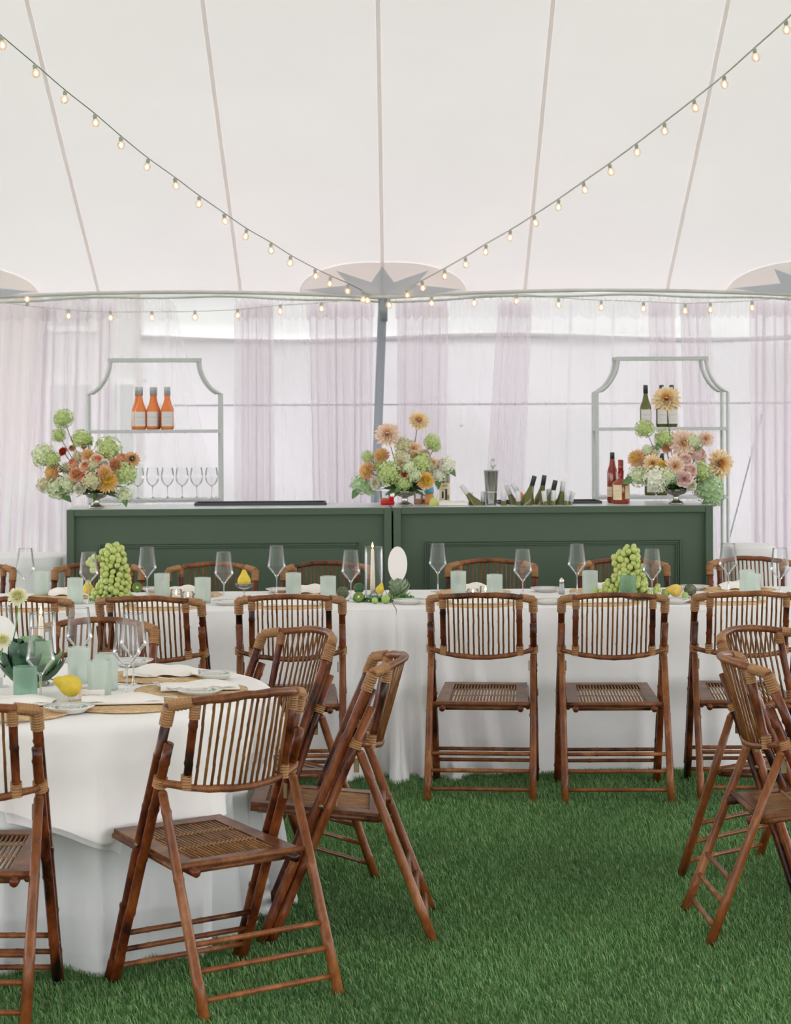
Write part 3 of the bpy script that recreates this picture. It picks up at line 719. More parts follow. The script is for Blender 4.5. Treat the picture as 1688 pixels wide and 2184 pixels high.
# bourbon bottles
bb = bottle_kind('bourbon_bottle', 'bottle', 0.295, 0.031, 'amber', 'black_gloss', 'label_cream', nk=0.012, sh=0.58, capl=0.27, lab_z=(0.12, 0.32), lab_ang=1.2)
p = onplane(1307, 1072, BZ); bb.put('tall amber bourbon bottle with black cap on the right bar', p, -0.9)
wb = bottle_kind('whisky_bottle', 'bottle', 0.255, 0.052, 'amber', 'wax_red', 'label_cream', nk=0.013, capl=0.30, lab_z=(0.09, 0.43), lab_ang=0.55,
    prof=[(0, 0.004), (0.048, 0.0), (0.052, 0.012), (0.052, 0.10), (0.049, 0.118), (0.036, 0.132), (0.018, 0.142), (0.013, 0.155), (0.0125, 0.19), (0.016, 0.195), (0.016, 0.25), (0, 0.25)])
p = onplane(1325, 1074, BZ); r_ = wb.put('squat amber whisky bottle with dripping red wax top', p, -0.55)
for a, L_ in ((0.2, 0.05), (1.6, 0.03), (-0.9, 0.04), (2.8, 0.045), (-2.2, 0.035)):
    mb = MB(); mb.tube([(0.0145 * math.cos(a), 0.0145 * math.sin(a), 0.19), (0.0135 * math.cos(a), 0.0135 * math.sin(a), 0.19 - L_)], [0.004, 0.003], 6); part('wax_drip', mb, M['wax_red'], r_)
mb = MB(); mb.grid(lambda a, b: (0.0528 * math.sin(0.95 + a * 0.75), -0.0528 * math.cos(0.95 + a * 0.75), 0.03 + 0.075 * b), 6, 2); part('side_label', mb, M['label_cream'], r_)
# mixing tin with spoon
p = onplane(1048.5, 1077, BZ); t = thing('shaker_tin', 'tall brushed steel shaker tin on the right bar', 'shaker', p)
mb = MB(); mb.open_top = True; mb.lathe([(0, 0.001), (0.028, 0.0), (0.029, 0.01), (0.042, 0.196), (0.0435, 0.200), (0.041, 0.197), (0.027, 0.012), (0, 0.008)], 22); part('tin', mb, M['steel'], t)
mb = MB(); mb.lathe([(0.0335, 0.072), (0.0345, 0.075), (0.0338, 0.078)], 22); part('band', mb, M['silver'], t)
s_ = thing('bar_spoon', 'dark looped handle standing in the steel shaker tin', 'spoon', (p.x + 0.008, p.y, p.z + 0.02))
mb = MB(); mb.tube([(0, 0, 0), (0.004, 0, 0.18), (0.003, 0, 0.20)], 0.006, 8); part('shaft', mb, M['steel'], s_)
mb = MB(); mb.tube([(0.003 + 0.011 * math.sin(a), 0, 0.222 + 0.022 * -math.cos(a)) for a in np.linspace(0, 2 * PI, 17)[:-1]], 0.005, 6, closed=True); part('loop', mb, M['steel'], s_)
# ice troughs
def onbar(u, b):
    v = 1075.0
    for _ in range(6):
        q = onplane(u, v, BZ); d = -(q.x - B0.x) * SY + (q.y - B0.y) * CY
        v += (d - b) * 17.0
    return q
def trough(u0, u1, vv, b, label, lip=0.014):
    A, B = onplane(u0, vv, BZ), onplane(u1, vv, BZ); c = (A + B) / 2; Lg = (B - A).length
    rz = YAW; d = 0.26
    c = c + Vector((-SY, CY, 0)) * (d / 2)
    t = thing('bar_trough', label, 'tray', c, rz, 'black ice troughs set on the bar')
    for nm_, cc, dd in (('front_wall', (0, -d / 2, lip / 2), (Lg, 0.012, lip)), ('back_wall', (0, d / 2, lip / 2), (Lg, 0.012, lip)), ('end_wall', (-Lg / 2, 0, lip / 2), (0.012, d, lip)), ('end_wall', (Lg / 2, 0, lip / 2), (0.012, d, lip)), ('tray_floor', (0, 0, 0.002), (Lg - .012, d - .012, 0.004))):
        mb = MB(); mb.box(cc, dd); part(nm_, mb, M['black'], t, smooth=False)
    return t
trough(419, 694, 1078, 0, 'long black trough lying on the left bar')
trough(1066, 1284, 1074.5, 0, 'black ice trough on the right bar, filled with tilted bottles')
def chill_build(body, caps):
    def build():
        root = thing('chilled_bottle', '', 'bottle'); h = 0.30; R = 0.036; nk = 0.0125
        mb = MB(); mb.lathe([(0, 0.0), (R, 0.004), (R, h * .5), (R * .9, h * .57), (R * .6, h * .67), (nk * 1.2, h * .77), (nk, h * .83), (nk, h * .98), (0, h * .98)], 16); part('glass_body', mb, M[body], root)
        mb = MB(); mb.lathe([(nk * 1.12, h * .80), (nk * 1.12, h * .985), (nk, h), (0, h)], 12); part('capsule', mb, M[caps], root)
        return root
    return Kind(build)
kg, kw, kr = chill_build('green_wine', 'capsule_dark'), chill_build('green_wine', 'capsule_white'), chill_build('rose_wine', 'capsule_white')
def chilled(kind, ut, vt, ub, D, label, extra=0.0):
    T_ = atdepth(ut, vt, D); B_ = atdepth(ub, 1074, D)
    d = (T_ - B_).normalized()
    base = T_ - d * 0.30
    o = kind.put(label, base, 0, 'bottles in the ice trough')
    o.rotation_mode = 'QUATERNION'; o.rotation_quaternion = d.to_track_quat('Z', 'Y')
TB = [(kg, 1141, 1015, 1124, 12.42, 'green bottle with dark foil leaning right, leftmost green one in the trough'),
      (kg, 1162, 1013.5, 1152, 12.50, 'tallest green bottle with dark foil in the trough'),
      (kg, 1185.5, 1024, 1174, 12.45, 'green bottle with dark foil third in the trough'),
      (kw, 1202, 1026, 1196, 12.48, 'green bottle with white foil right of the dark foiled ones'),
      (kw, 1160, 1047, 1163, 12.36, 'short green bottle with white foil in front of the tallest green one'),
      (kw, 1182, 1046, 1180, 12.38, 'white foiled bottle low in front of the third green bottle'),
      (kw, 1075, 1046, 1075, 12.40, 'white foiled bottle upright beside the steel shaker'),
      (kw, 1080, 1034, 1096, 12.50, 'white foiled bottle leaning left near the steel shaker'),
      (kr, 1093, 1031, 1122, 12.46, 'pink bottle with white foil leaning steeply left'),
      (kw, 1105.5, 1047, 1106, 12.38, 'white foiled bottle upright below the leaning pink one'),
      (kw, 1211, 1046, 1208, 12.40, 'white foiled bottle second from the right end of the trough'),
      (kw, 1223, 1048, 1217, 12.45, 'white foiled bottle at the right end of the trough'),
      (kw, 1171, 1042, 1170, 12.56, 'pale foiled bottle at the back of the trough'),
      (kw, 984, 1035, 1014, 12.45, 'bottle with white foil leaning far left, left of the shaker'),
      (kw, 1004, 1050, 1005, 12.52, 'white foiled bottle behind the far leaning one'),
      (kw, 1031, 1048, 1031, 12.48, 'white foiled bottle half behind the steel shaker'),
      ]
for a in TB: chilled(*a)
# middle clutter
p = onbar(827, .33); t = thing('pour_top_bottle', 'bright red pour-top mixer bottle lying behind the middle urn', 'bottle', p)
mb = MB(); mb.box((0, 0, 0.013), (0.082, 0.03, 0.026), bev=0.006); part('red_body', mb, M['red_plastic'], t)
mb = MB(); mb.box((0.022, 0.005, 0.036), (0.032, 0.03, 0.024), bev=0.006); part('red_cap', mb, M['red_plastic'], t)
for u, v, lb, rr, hh in ((822, .45, 'small clear tumbler of garnish left of the middle urn', 0.03, 0.075), (893, .38, 'glass jar of orange garnish right of the middle urn', 0.027, 0.07), (905, .43, 'second glass jar of orange garnish beside the blue bottle', 0.022, 0.06)):
    p = onbar(u, v); t = thing('garnish_glass', lb, 'glass', p)
    mb = MB(); mb.open_top = True; mb.lathe([(0, 0.002), (rr * .9, 0), (rr, 0.01), (rr, hh)], 16); part('glass', mb, M['glass_base'], t)
    mb = MB(); mb.lathe([(0, 0.004), (rr * .85, 0.004), (rr * .9, hh * .45), (0, hh * .47)], 14); part('garnish', mb, M['orange_drink'], t)
p = onbar(916, .36); t = thing('mixer_bottle', 'blue topped mixer bottle behind the flowers', 'bottle', (p.x, p.y, p.z))
mb = MB(); mb.lathe([(0, 0), (0.026, 0), (0.027, 0.01), (0.027, 0.05), (0.02, 0.07)], 16); part('body', mb, M['orange_drink'], t)
mb = MB(); mb.lathe([(0.027, 0.065), (0.028, 0.075), (0.026, 0.098), (0.012, 0.112), (0, 0.112)], 16); part('blue_top', mb, M['blue_plastic'], t)
p = onbar(926, .22); t = thing('juice_pouch', 'round-topped yellow-green pack beside the folded bar towel', 'pack', p)
mb = MB(); mb.grid(lambda a, b: (0.028 * math.cos(PI * a) * b, 0.0, 0.046 * math.sin(PI * a) * b + 0.0), 17, 4); mb.grid(lambda a, b: (0.028 * math.cos(PI * a), 0.02 * b, 0.046 * math.sin(PI * a)), 17, 2); mb.grid(lambda a, b: (0.028 * math.cos(PI * a) * b, 0.02, 0.046 * math.sin(PI * a) * b), 17, 4)
part('pack_body', mb, M['lime_plastic'], t)
lq = bottle_kind('liqueur_bottle', 'bottle', 0.26, 0.031, 'green_wine', 'black_gloss', 'label_cream', sh=0.60, lab_z=(0.05, 0.46), lab_ang=1.25)
p = onbar(949, .48); r_ = lq.put('green liqueur bottle with cream and black label behind the middle flowers', p, 0)
for x, z0, z1, w_ in ((-0.012, 0.03, 0.07, 0.010), (0.008, 0.02, 0.085, 0.012), (0.02, 0.025, 0.05, 0.006)):
    mb = MB(); mb.grid(lambda a, b: (x + (a - .5) * w_, -math.sqrt(0.0330 ** 2 - (x + (a - .5) * w_) ** 2), z0 + (z1 - z0) * b), 4, 2); part('label_figure', mb, M['black_gloss'], r_)
tc_ = bpy.data.curves.new('lettering', 'FONT'); tc_.body = 'ANE'; tc_.size = 0.017; tc_.align_x = 'CENTER'; tc_.materials.append(M['black_gloss'])
tmp_ = bpy.data.objects.new('tmp', tc_); COL.objects.link(tmp_)
me_ = bpy.data.meshes.new_from_object(tmp_.evaluated_get(bpy.context.evaluated_depsgraph_get())); bpy.data.objects.remove(tmp_)
if not me_.materials: me_.materials.append(M['black_gloss'])
to_ = bpy.data.objects.new('lettering', me_); COL.objects.link(to_); to_.parent = r_; to_.location = (0, -0.0345, 0.098); to_.rotation_euler = (PI / 2, 0, 0)
# folded towel
p = onbar(967, .20); mb = MB()
mb.grid(lambda a, b: ((a - .5) * 0.165, -0.03 + 0.14 * b - 0.01, 0.002 + 0.040 * math.sin(PI * min(1, max(0, b))) ** .6 * (1 - 0.5 * abs(2 * a - 1) ** 2.5) * (0.75 + 0.25 * math.sin(5 * a + 2))), 20, 10)
tag(part('bar_towel', mb, M['napkin'], loc=p), 'folded white towel lying on the right bar behind the middle flowers', 'towel')
p = onplane(230, 1079, BZ); mb = MB(); mb.box((0, 0.05, 0.004), (0.13, 0.10, 0.008), bev=0.002)
tag(part('bar_menu', mb, M['card'], loc=p, rot=(0, 0, YAW)), 'white card stack lying beside the left silver urn', 'card')

# draped side tables behind the bar
def drape(cx, cy, hw, hd, z, label, name='side_table'):
    mb = MB()
    def fn(a, b):
        th = 2 * PI * a; c, s = math.cos(th), math.sin(th)
        k = (abs(c) ** 8 + abs(s) ** 8) ** (-1 / 8)
        if b < 0.3: r = b / 0.3 * 0.97; zz = z
        elif b < 0.36: r = 1.0; zz = z - 0.01
        else:
            t = (b - 0.36) / 0.64; r = 1.0 + 0.05 * t + 0.03 * t * math.sin(th * 13); zz = (z - 0.01) * (1 - t) + 0.0
        return (cx + c * k * hw * r, cy + s * k * hd * r, zz)
    mb.grid(fn, 96, 16, closed_u=True)
    o = part(name, mb, M['cloth']); tag(o, label, 'table'); return o
a_ = onplane(60, 1178, 0.92)
drape(-2.22, 12.85, 0.27, 0.22, 0.84, 'low table under pale cloth at the left end of the bar')
drape(2.12, 12.98, 0.14, 0.22, 0.87, 'low table under white cloth at the right end of the bar')

# ================================================================== FLOWERS
def fl_hydrangea(seed):
    rnd = random.Random(seed); mb = MB(); N = 95
    mb.ball((0, 0, 0), 0.74, 8, 6)
    for i in range(N):
        z = 1 - 2 * (i + .5) / N; r = math.sqrt(1 - z * z); a = i * 2.39996 + rnd.uniform(-.15, .15)
        n = Vector((r * math.cos(a), r * math.sin(a), z)); 
        k = rnd.uniform(0.80, 1.02); c = n * k
        n2 = (n + Vector((rnd.uniform(-.35, .35), rnd.uniform(-.35, .35), rnd.uniform(-.35, .35)))).normalized()
        x = n2.orthogonal().normalized(); x.rotate(Matrix.Rotation(rnd.uniform(0, 3), 3, n2)); y = n2.cross(x)
        s = rnd.uniform(0.16, 0.23)
        for q in range(4):
            d = x * math.cos(q * PI / 2) + y * math.sin(q * PI / 2); sd = n2.cross(d)
            mb.add([c, c + d * s * .6 + sd * s * .42 + n2 * .03, c + d * s * 1.05 + n2 * .06, c + d * s * .6 - sd * s * .42 + n2 * .03], [(0, 1, 2, 3)])
    return mb
def fl_dahlia(seed, ball=False):
    rnd = random.Random(seed); mb = MB()
    rows = 8
    for i in range(rows):
        t = i / (rows - 1)
        el = (math.radians(78) * (1 - t) + math.radians(-20 if ball else -4) * t)
        n = int(6 + (16 if ball else 11) * math.sin(PI * 0.5 * min(1, t * 1.3)) + 0)
        L = (0.16 + 0.66 * t ** .8) if not ball else (0.55 + 0.2 * t)
        for j in range(n):
            a = 2 * PI * (j + 0.5 * (i % 2)) / n + rnd.uniform(-.09, .09); e = el + rnd.uniform(-.1, .1)
            d = Vector((math.cos(a) * math.cos(e), math.sin(a) * math.cos(e), math.sin(e)))
            o = Vector((math.cos(a) * .12, math.sin(a) * .12, 0.0 if ball else 0.12 * (1 - t))) + d * (0.18 if ball else 0.05)
            if ball: o = d * 0.25
            LL = L * rnd.uniform(.9, 1.12)
            mb.petal(o, d, Vector((-math.sin(e) * math.cos(a), -math.sin(e) * math.sin(a), math.cos(e))), LL, (0.24 if ball else 0.27 + 0.08 * t), curl=0.5 if ball else rnd.uniform(-.3, .25), cup=0.35, nu=3, nv=4, tip=0.12, wide=0.9)
    mb.ball((0, 0, 0.0), 0.13 if not ball else 0.45, 8, 5)
    return mb
def fl_rose(seed):
    rnd = random.Random(seed); mb = MB()
    rings = [(0.12, 3, 0.55, 88), (0.24, 4, 0.6, 84), (0.38, 5, 0.65, 78), (0.52, 5, 0.72, 70), (0.62, 6, 0.8, 55), (0.62, 6, 0.85, 30)]
    for i, (r, n, W_, el) in enumerate(rings):
        for j in range(n):
            a = 2 * PI * (j + 0.37 * i) / n + rnd.uniform(-.1, .1)
            ra = Vector((math.cos(a), math.sin(a), 0)); e = math.radians(el)
            d = ra * math.cos(e) + Vector((0, 0, 1)) * math.sin(e)
            o = ra * r * .75 + Vector((0, 0, -0.45 + 0.02 * i)); nrm = -ra * math.sin(e) + Vector((0, 0, 1)) * math.cos(e)
            mb.petal(o, d, nrm, 0.95 - 0.10 * i, W_, curl=0.15 - 0.22 * (i > 2) - .25 * (i > 4), cup=0.35, nu=5, nv=5, tip=0.7, wide=0.55)
    mb.ball((0, 0, -0.35), 0.55, 10, 6, (1, 1, .8))
    return mb
FM = {}
def fmesh(kind, mat, var):
    k = (kind, mat, var)
    if k not in FM:
        mb = {'h': fl_hydrangea, 'd': lambda s: fl_dahlia(s), 'b': lambda s: fl_dahlia(s, True), 'r': fl_rose}[kind](var + 11)
        FM[k] = mb.mesh({'h': 'hydrangea', 'd': 'dahlia', 'b': 'ball_dahlia', 'r': 'rose'}[kind], M[mat], smooth=False)
    return FM[k]
FN = {'h': 'hydrangea', 'd': 'dahlia', 'b': 'ball_dahlia', 'r': 'rose'}
def urn(root, s=1.0):
    mb = MB(); mb.open_top = True
    mb.lathe([(0, 0), (0.044, 0.0), (0.046, 0.004), (0.040, 0.012), (0.020, 0.022), (0.015, 0.032), (0.019, 0.038), (0.014, 0.044), (0.026, 0.052), (0.052, 0.060), (0.066, 0.076), (0.071, 0.092), (0.064, 0.088), (0.02, 0.07)], 26)
    part('urn', mb, M['urn'], root, label='footed silver urn bowl', scale=(s, s, s))
def arrangement(u, v, heads, sc, org, label, D0, stems, seed):
    base = onplane(u, v, BZ); root = thing('flower_arrangement', label, 'flowers', base)
    urn(root); rnd = random.Random(seed)
    cen = Vector((0, 0, 0.15))
    # leafy filling in the bowl
    mb = MB()
    for i in range(90):
        a = rnd.uniform(0, 2 * PI); e = rnd.uniform(-0.1, 1.3); d = Vector((math.cos(a) * math.cos(e), math.sin(a) * math.cos(e) * .7, math.sin(e)))
        mb.petal(Vector((0, 0, 0.09)) + d * rnd.uniform(0.0, 0.05), d, Vector((0, 0, 1)) + Vector((rnd.uniform(-1, 1), rnd.uniform(-1, 1), 0)), rnd.uniform(0.07, 0.13), 0.035, curl=-.6, nu=2, nv=4)
    o = part('leaf_bed', mb, M['leaf'], root, smooth=False); o['kind'] = 'stuff'
    for i, (x, y, r, kind, mat) in enumerate(heads):
        U, V_ = x / sc + org[0], y / sc + org[1]; R = r / sc * D0 / F
        q = atdepth(U, V_, base.y) - base
        off = Vector((q.x, 0, q.z - 0.15)); dist = off.length
        dy = -math.sqrt(max(0.0, 0.17 ** 2 - dist ** 2)) * 0.8 + rnd.uniform(-0.015, 0.025)
        if kind in 'rd': dy -= 0.02
        if abs(q.x) < 0.085 and q.z < 0.125: dy = 0.03
        q.y = dy
        # keep the same line of sight when moved in depth
        q2 = atdepth(U, V_, base.y + dy) - base; q = Vector((q2.x, dy, q2.z))
        face = (Vector((q.x, 0, (q.z - 0.12) * .7)) * (1.8 if kind == 'd' else 3.0) + Vector((0, -0.95 if kind == 'd' else (-0.6 if kind != 'h' else -.3), 0.08 if kind != 'd' else -.02)) + Vector((rnd.uniform(-.15, .15), 0, rnd.uniform(-.1, .15)))).normalized()
        R *= 1.17
        o = part(FN[kind], None, None, root, mesh=fmesh(kind, mat, (i % 2)), loc=q)
        o.rotation_mode = 'QUATERNION'; o.rotation_quaternion = face.to_track_quat('Z', 'Y')
        o.scale = (R, R, R) if kind != 'h' else (R * rnd.uniform(.95, 1.1), R * rnd.uniform(.9, 1.1), R * rnd.uniform(.85, 1.0))
        # stem
        st = Vector((q.x * 0.06, 0, 0.085)); mid = (st + q) / 2 + Vector((q.x * 0.05, 0, 0.01))
        mb = MB(); mb.tube([st, st.lerp(mid, .5) * 1.0, mid, mid.lerp(q, .6), q - face * R * .2], 0.0022, 5); part('stem', mb, M['stem'], root)
        if kind == 'h' and rnd.random() < 0.6:
            mb = MB(); d = Vector((rnd.uniform(-1, 1), -.3, -rnd.uniform(.3, 1))).normalized(); mb.petal(q + d * R * .6, d, Vector((0, -1, .3)), R * 1.0, R * .7, curl=-.4, nu=3, nv=5); part('leaf', mb, M['leaf'], root)
HL = [(275, 560, 72, 'h', 'hy_green'), (240, 690, 50, 'h', 'hy_green'), (410, 715, 68, 'h', 'hy_green'), (465, 725, 40, 'h', 'hy_green'), (630, 800, 92, 'h', 'hy_green'), (755, 995, 86, 'h', 'hy_green'), (750, 1160, 58, 'h', 'hy_pale'),
      (120, 850, 80, 'h', 'hy_pale'), (190, 880, 60, 'h', 'hy_green'), (130, 1080, 55, 'h', 'hy_beige'), (230, 1100, 92, 'h', 'hy_pale'), (320, 1080, 70, 'h', 'hy_pale'), (400, 1110, 52, 'r', 'ro_white'), (500, 1050, 66, 'h', 'hy_beige'), (640, 1090, 50, 'h', 'hy_pale'),
      (200, 985, 72, 'b', 'da_orange'), (610, 1050, 88, 'b', 'da_yellow'), (680, 930, 66, 'b', 'da_rust'), (470, 850, 52, 'b', 'da_orange'), (810, 880, 60, 'd', 'da_brown'), (380, 1000, 58, 'b', 'da_rust'), (600, 985, 56, 'b', 'da_orange'), (510, 930, 40, 'h', 'hy_beige'), (300, 950, 45, 'h', 'hy_beige'),
      (355, 905, 58, 'r', 'ro_peach'), (450, 930, 54, 'r', 'ro_peach'), (545, 885, 64, 'r', 'ro_peach'), (735, 860, 44, 'r', 'ro_peach'), (440, 1020, 42, 'r', 'ro_coral'), (600, 910, 40, 'r', 'ro_white'), (390, 860, 40, 'h', 'hy_beige'),
      (275, 820, 36, 'b', 'red'), (345, 795, 28, 'b', 'da_brown'), (438, 780, 25, 'b', 'da_rust')]
arrangement(206, 1083, HL, 3.67, (60, 740), 'flowers with one red bloom in a silver urn, left end of the bar', 12.2, None, 1)
HM = [(530, 330, 128, 'd', 'da_peach'), (860, 185, 104, 'd', 'da_cream'), (470, 560, 86, 'b', 'da_orange'), (325, 720, 95, 'b', 'da_orange'), (930, 820, 92, 'b', 'da_yellow'), (810, 480, 88, 'd', 'da_peach'),
      (320, 570, 66, 'h', 'hy_green'), (550, 740, 122, 'h', 'hy_green'), (880, 640, 112, 'h', 'hy_green'), (1000, 410, 80, 'h', 'hy_green'), (1040, 460, 55, 'h', 'hy_green'), (250, 860, 100, 'h', 'hy_cool'), (340, 920, 60, 'h', 'hy_cool'), (1160, 660, 88, 'h', 'hy_white'), (1060, 750, 92, 'h', 'hy_white'),
      (700, 450, 84, 'h', 'hy_beige'), (670, 570, 72, 'h', 'hy_beige'), (430, 660, 55, 'h', 'hy_green'), (760, 680, 70, 'h', 'hy_pale'), (700, 850, 72, 'h', 'hy_green'), (810, 760, 70, 'h', 'hy_pale'),
      (820, 545, 62, 'r', 'ro_peach'), (710, 755, 66, 'r', 'ro_coral'), (680, 650, 52, 'b', 'da_peach'), (940, 530, 56, 'r', 'ro_pink'), (1010, 630, 60, 'd', 'da_peach'), (1100, 640, 48, 'r', 'ro_pink'), (410, 850, 80, 'r', 'ro_white')]
arrangement(864, 1078.5, HM, 4.965, (720, 860), 'flowers with two tall open dahlias in a silver urn, bar centre', 12.2, None, 2)
HR = [(1170, 325, 86, 'd', 'da_cream'), (1500, 725, 88, 'd', 'da_cream'), (1275, 600, 84, 'd', 'da_peach'), (1415, 570, 48, 'd', 'da_peach'), (990, 695, 58, 'b', 'da_orange'), (1085, 725, 58, 'd', 'da_cream'), (1145, 745, 44, 'b', 'da_yellow'), (1225, 740, 62, 'd', 'da_peach'),
      (1370, 660, 66, 'r', 'ro_pink'), (1320, 765, 52, 'r', 'ro_pink'), (1280, 820, 54, 'r', 'ro_pink'), (1290, 695, 44, 'r', 'ro_pink'), (1325, 860, 42, 'r', 'ro_white'), (1035, 505, 55, 'h', 'hy_green'), (1155, 565, 55, 'h', 'hy_green'), (1000, 800, 66, 'h', 'hy_pale'),
      (1110, 820, 78, 'h', 'hy_white'), (1050, 770, 50, 'h', 'hy_white'), (1390, 770, 54, 'h', 'hy_green'), (1425, 870, 88, 'h', 'hy_cool'), (1470, 930, 55, 'h', 'hy_cool'), (1340, 590, 42, 'h', 'hy_pale'), (1090, 650, 52, 'r', 'ro_white'), (1170, 630, 32, 'b', 'da_rust'), (1050, 640, 32, 'h', 'hy_pale'), (1180, 800, 45, 'h', 'hy_pale'), (1225, 810, 40, 'h', 'hy_cool')]
arrangement(1443, 1075, HR, 2.91, (1020, 740), 'flowers with one tall cream dahlia in a silver urn, right end of bar', 12.2, None, 3)

# ================================================================== TABLES
TZ = 0.765
T0 = Vector((0.0, 10.09, 0)); TD = 1.06
def tbl(a, b, z=0.0): return Vector((T0.x + a * CY - b * SY, T0.y + a * SY + b * CY, z))
def long_cloth(a0, a1, label, seed, seam_side):
    rnd = random.Random(seed); mb = MB()
    W_ = a1 - a0; cuts = [0.0]
    folds = [(rnd.uniform(a0, a1), rnd.uniform(0.03, 0.08), rnd.uniform(0.008, 0.03)) for _ in range(10)]
    s0 = a1 if seam_side > 0 else a0
    for k, (dx, wd, am) in enumerate(((0.02, 0.035, 0.20), (0.11, 0.03, 0.10), (0.20, 0.045, 0.16), (0.32, 0.05, 0.05), (0.46, 0.07, 0.03))):
        folds.append((s0 - seam_side * dx, wd, am * (1.3 if seam_side < 0 else 1.2)))
    NA, NT = 260, 18
    def front(a, b):
        x = a0 + W_ * a; t = b
        out = 0.02 * math.sin(PI / 2 * min(1, t * 8))
        for c, wd, am in folds:
            cc = c + (c - s0) * 0.35 * t * (abs(c - s0) < .5)
            wide = wd * (0.45 + 0.8 * t); out += am * (t ** 1.15) * math.exp(-((x - cc) / wide) ** 2)
        z = TZ - TZ * t + (0.004 * math.sin(40 * a + seed) if t > .99 else 0)
        if t < 0.02: z = TZ; out = 0
        xx = x
        if abs(x - s0) < 0.4: xx = x - seam_side * (-0.05) * t * (1 - abs(x - s0) / .4)
        p = tbl(xx, -out, max(z, 0.0)); return tuple(p)
    mb.grid(front, NA, NT)
    mb.grid(lambda a, b: tuple(tbl(a0 + W_ * a, TD * b, TZ)), NA, 8)
    mb.grid(lambda a, b: tuple(tbl(a0 + W_ * a, TD - 0.32 * min(1, b * 2.0) ** 1.0 + 0.01 * math.sin(40 * a), TZ * (1 - b))), 60, 8)
    mb.grid(lambda a, b: tuple(tbl(a0 + 0.001, TD * a * (1 - .3 * b), TZ * (1 - b))), 12, 4)
    mb.grid(lambda a, b: tuple(tbl(a1 - 0.001, TD * a * (1 - .3 * b), TZ * (1 - b))), 12, 4)
    o = part('tablecloth', mb, M['cloth']); tag(o, label, 'tablecloth', 'white cloths on the long banquet tables'); return o
long_cloth(-2.44, -0.002, 'floor-length white cloth on the left long table behind the chairs', 4, +1)
long_cloth(0.002, 2.44, 'floor-length white cloth on the right long table behind the chairs', 5, -1)

# round table -----------------------------------------------------
RC = Vector((-1.19, 7.30, 0)); RR = 0.735
CH = {  # chairs: x, y, theta
 'C': (-0.536, 6.415, 0.639), 'B': (-0.189, 7.149, 1.573), 'A': (-0.460, 7.869, 2.200), 'F': (-1.246, 6.235, -0.019), 'H': (-1.163, 8.20, 3.058),
 'D': (1.283, 7.10, -1.534), 'E': (1.408, 7.817, -2.399), 'P1': (0.385, 9.642, -0.09), 'P2': (0.955, 9.61, -0.006),
 'N0': (-1.651, 9.55, -0.016), 'N1': (-1.063, 9.55, -0.12), 'N2': (-0.467, 9.60, 0.018), 'N5': (1.55, 9.66, -0.015),
 'G0': (-2.232, 11.20, 3.14), 'G1': (-1.556, 11.18, 3.143), 'G2': (-0.962, 11.12, 3.109), 'G3': (-0.343, 11.17, 3.31), 'G4': (0.499, 11.30, 3.11), 'G5': (1.197, 11.30, 3.11), 'G6': (1.894, 11.38, 3.159)}
dents = []
for k in 'CBAFH':
    x, y, t = CH[k]; fx, fy = x - math.sin(t) * 0.30, y + math.cos(t) * 0.30
    dents.append((math.atan2(fy - RC.y, fx - RC.x), math.hypot(fx - RC.x, fy - RC.y)))
def rcloth_r(th, t, z, extra=0.0):
    r = RR + 0.012 + 0.055 * t; keep = 1.0
    fold = 0.11 * t * (0.75 - 1.5 * abs(math.sin(th * 11 + 1.5 * math.sin(th * 3))) ** .75 + 0.3 * math.sin(th * 31 + 2))
    for a, d in dents:
        da = (th - a + PI) % (2 * PI) - PI
        if abs(da) < 0.55 and z < 0.62:
            lim = d - 0.03; w_ = math.exp(-(da / 0.36) ** 4) * min(1, (0.62 - z) / 0.14)
            if r > lim: r = r + (lim - r) * w_; keep = min(keep, 1 - .45 * w_)
    return r + fold * keep + extra * 1.3
mb = MB()
def rc(a, b):
    th = 2 * PI * a
    if b < 0.2: r = (RR - .006) * b / 0.2; z = TZ - 0.003
    else:
        t = ((b - 0.2) / 0.8) ** 1.5; z = (TZ - 0.003) * (1 - t); r = rcloth_r(th, t, z); r = RR - .006 + (r - RR + .006) * min(1, (TZ - z) / .035) ** .5
    return (RC.x + r * math.cos(th), RC.y + r * math.sin(th), max(z, 0.0))
mb.grid(rc, 400, 26, closed_u=True)
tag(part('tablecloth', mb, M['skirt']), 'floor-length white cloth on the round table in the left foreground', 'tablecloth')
def hem(th, table):
    d = math.degrees(th) % 360
    n = len(table)
    for i in range(n - 1):
        if table[i][0] <= d <= table[i + 1][0]:
            t = (d - table[i][0]) / max(1e-6, table[i + 1][0] - table[i][0]); return table[i][1] * (1 - t) + table[i + 1][1] * t
    return table[-1][1]
H1 = [(0, .18), (60, .26), (120, .18), (200, .2), (255, .235), (262, .245), (272, .275), (283, .325), (291, .365), (293.5, .375), (297, .345), (310, .34), (318, .34), (323, .335), (327, .335), (330, .27), (334, .22), (340, .19), (360, .18)]
H2 = [(0, .22), (250, .25), (280, .33), (295, .40), (302, .46), (306, .485), (312, .42), (322, .36), (335, .28), (360, .22)]
def over(name, table, off, label, mat):
    mb = MB()
    def fn(a, b):
        th = 2 * PI * a; dr = hem(th, table)
        if b < 0.15: return (RC.x + (RR + off * .3) * b / .15 * math.cos(th), RC.y + (RR + off * .3) * b / .15 * math.sin(th), TZ - .001 + off * .15)
        t = ((b - .15) / .85) ** 1.4; z = TZ - .001 + off * .15 - dr * t
        r = rcloth_r(th, 1 - z / TZ, z, 0.010 + off + 0.02 * t * math.sin(th * 9 + 1))
        r = RR + off * .3 + (r - RR - off * .3) * min(1, dr * t / .035) ** .5
        return (RC.x + r * math.cos(th), RC.y + r * math.sin(th), z)
    mb.grid(fn, 400, 18, closed_u=True)
    return tag(part(name, mb, mat), label, 'tablecloth')
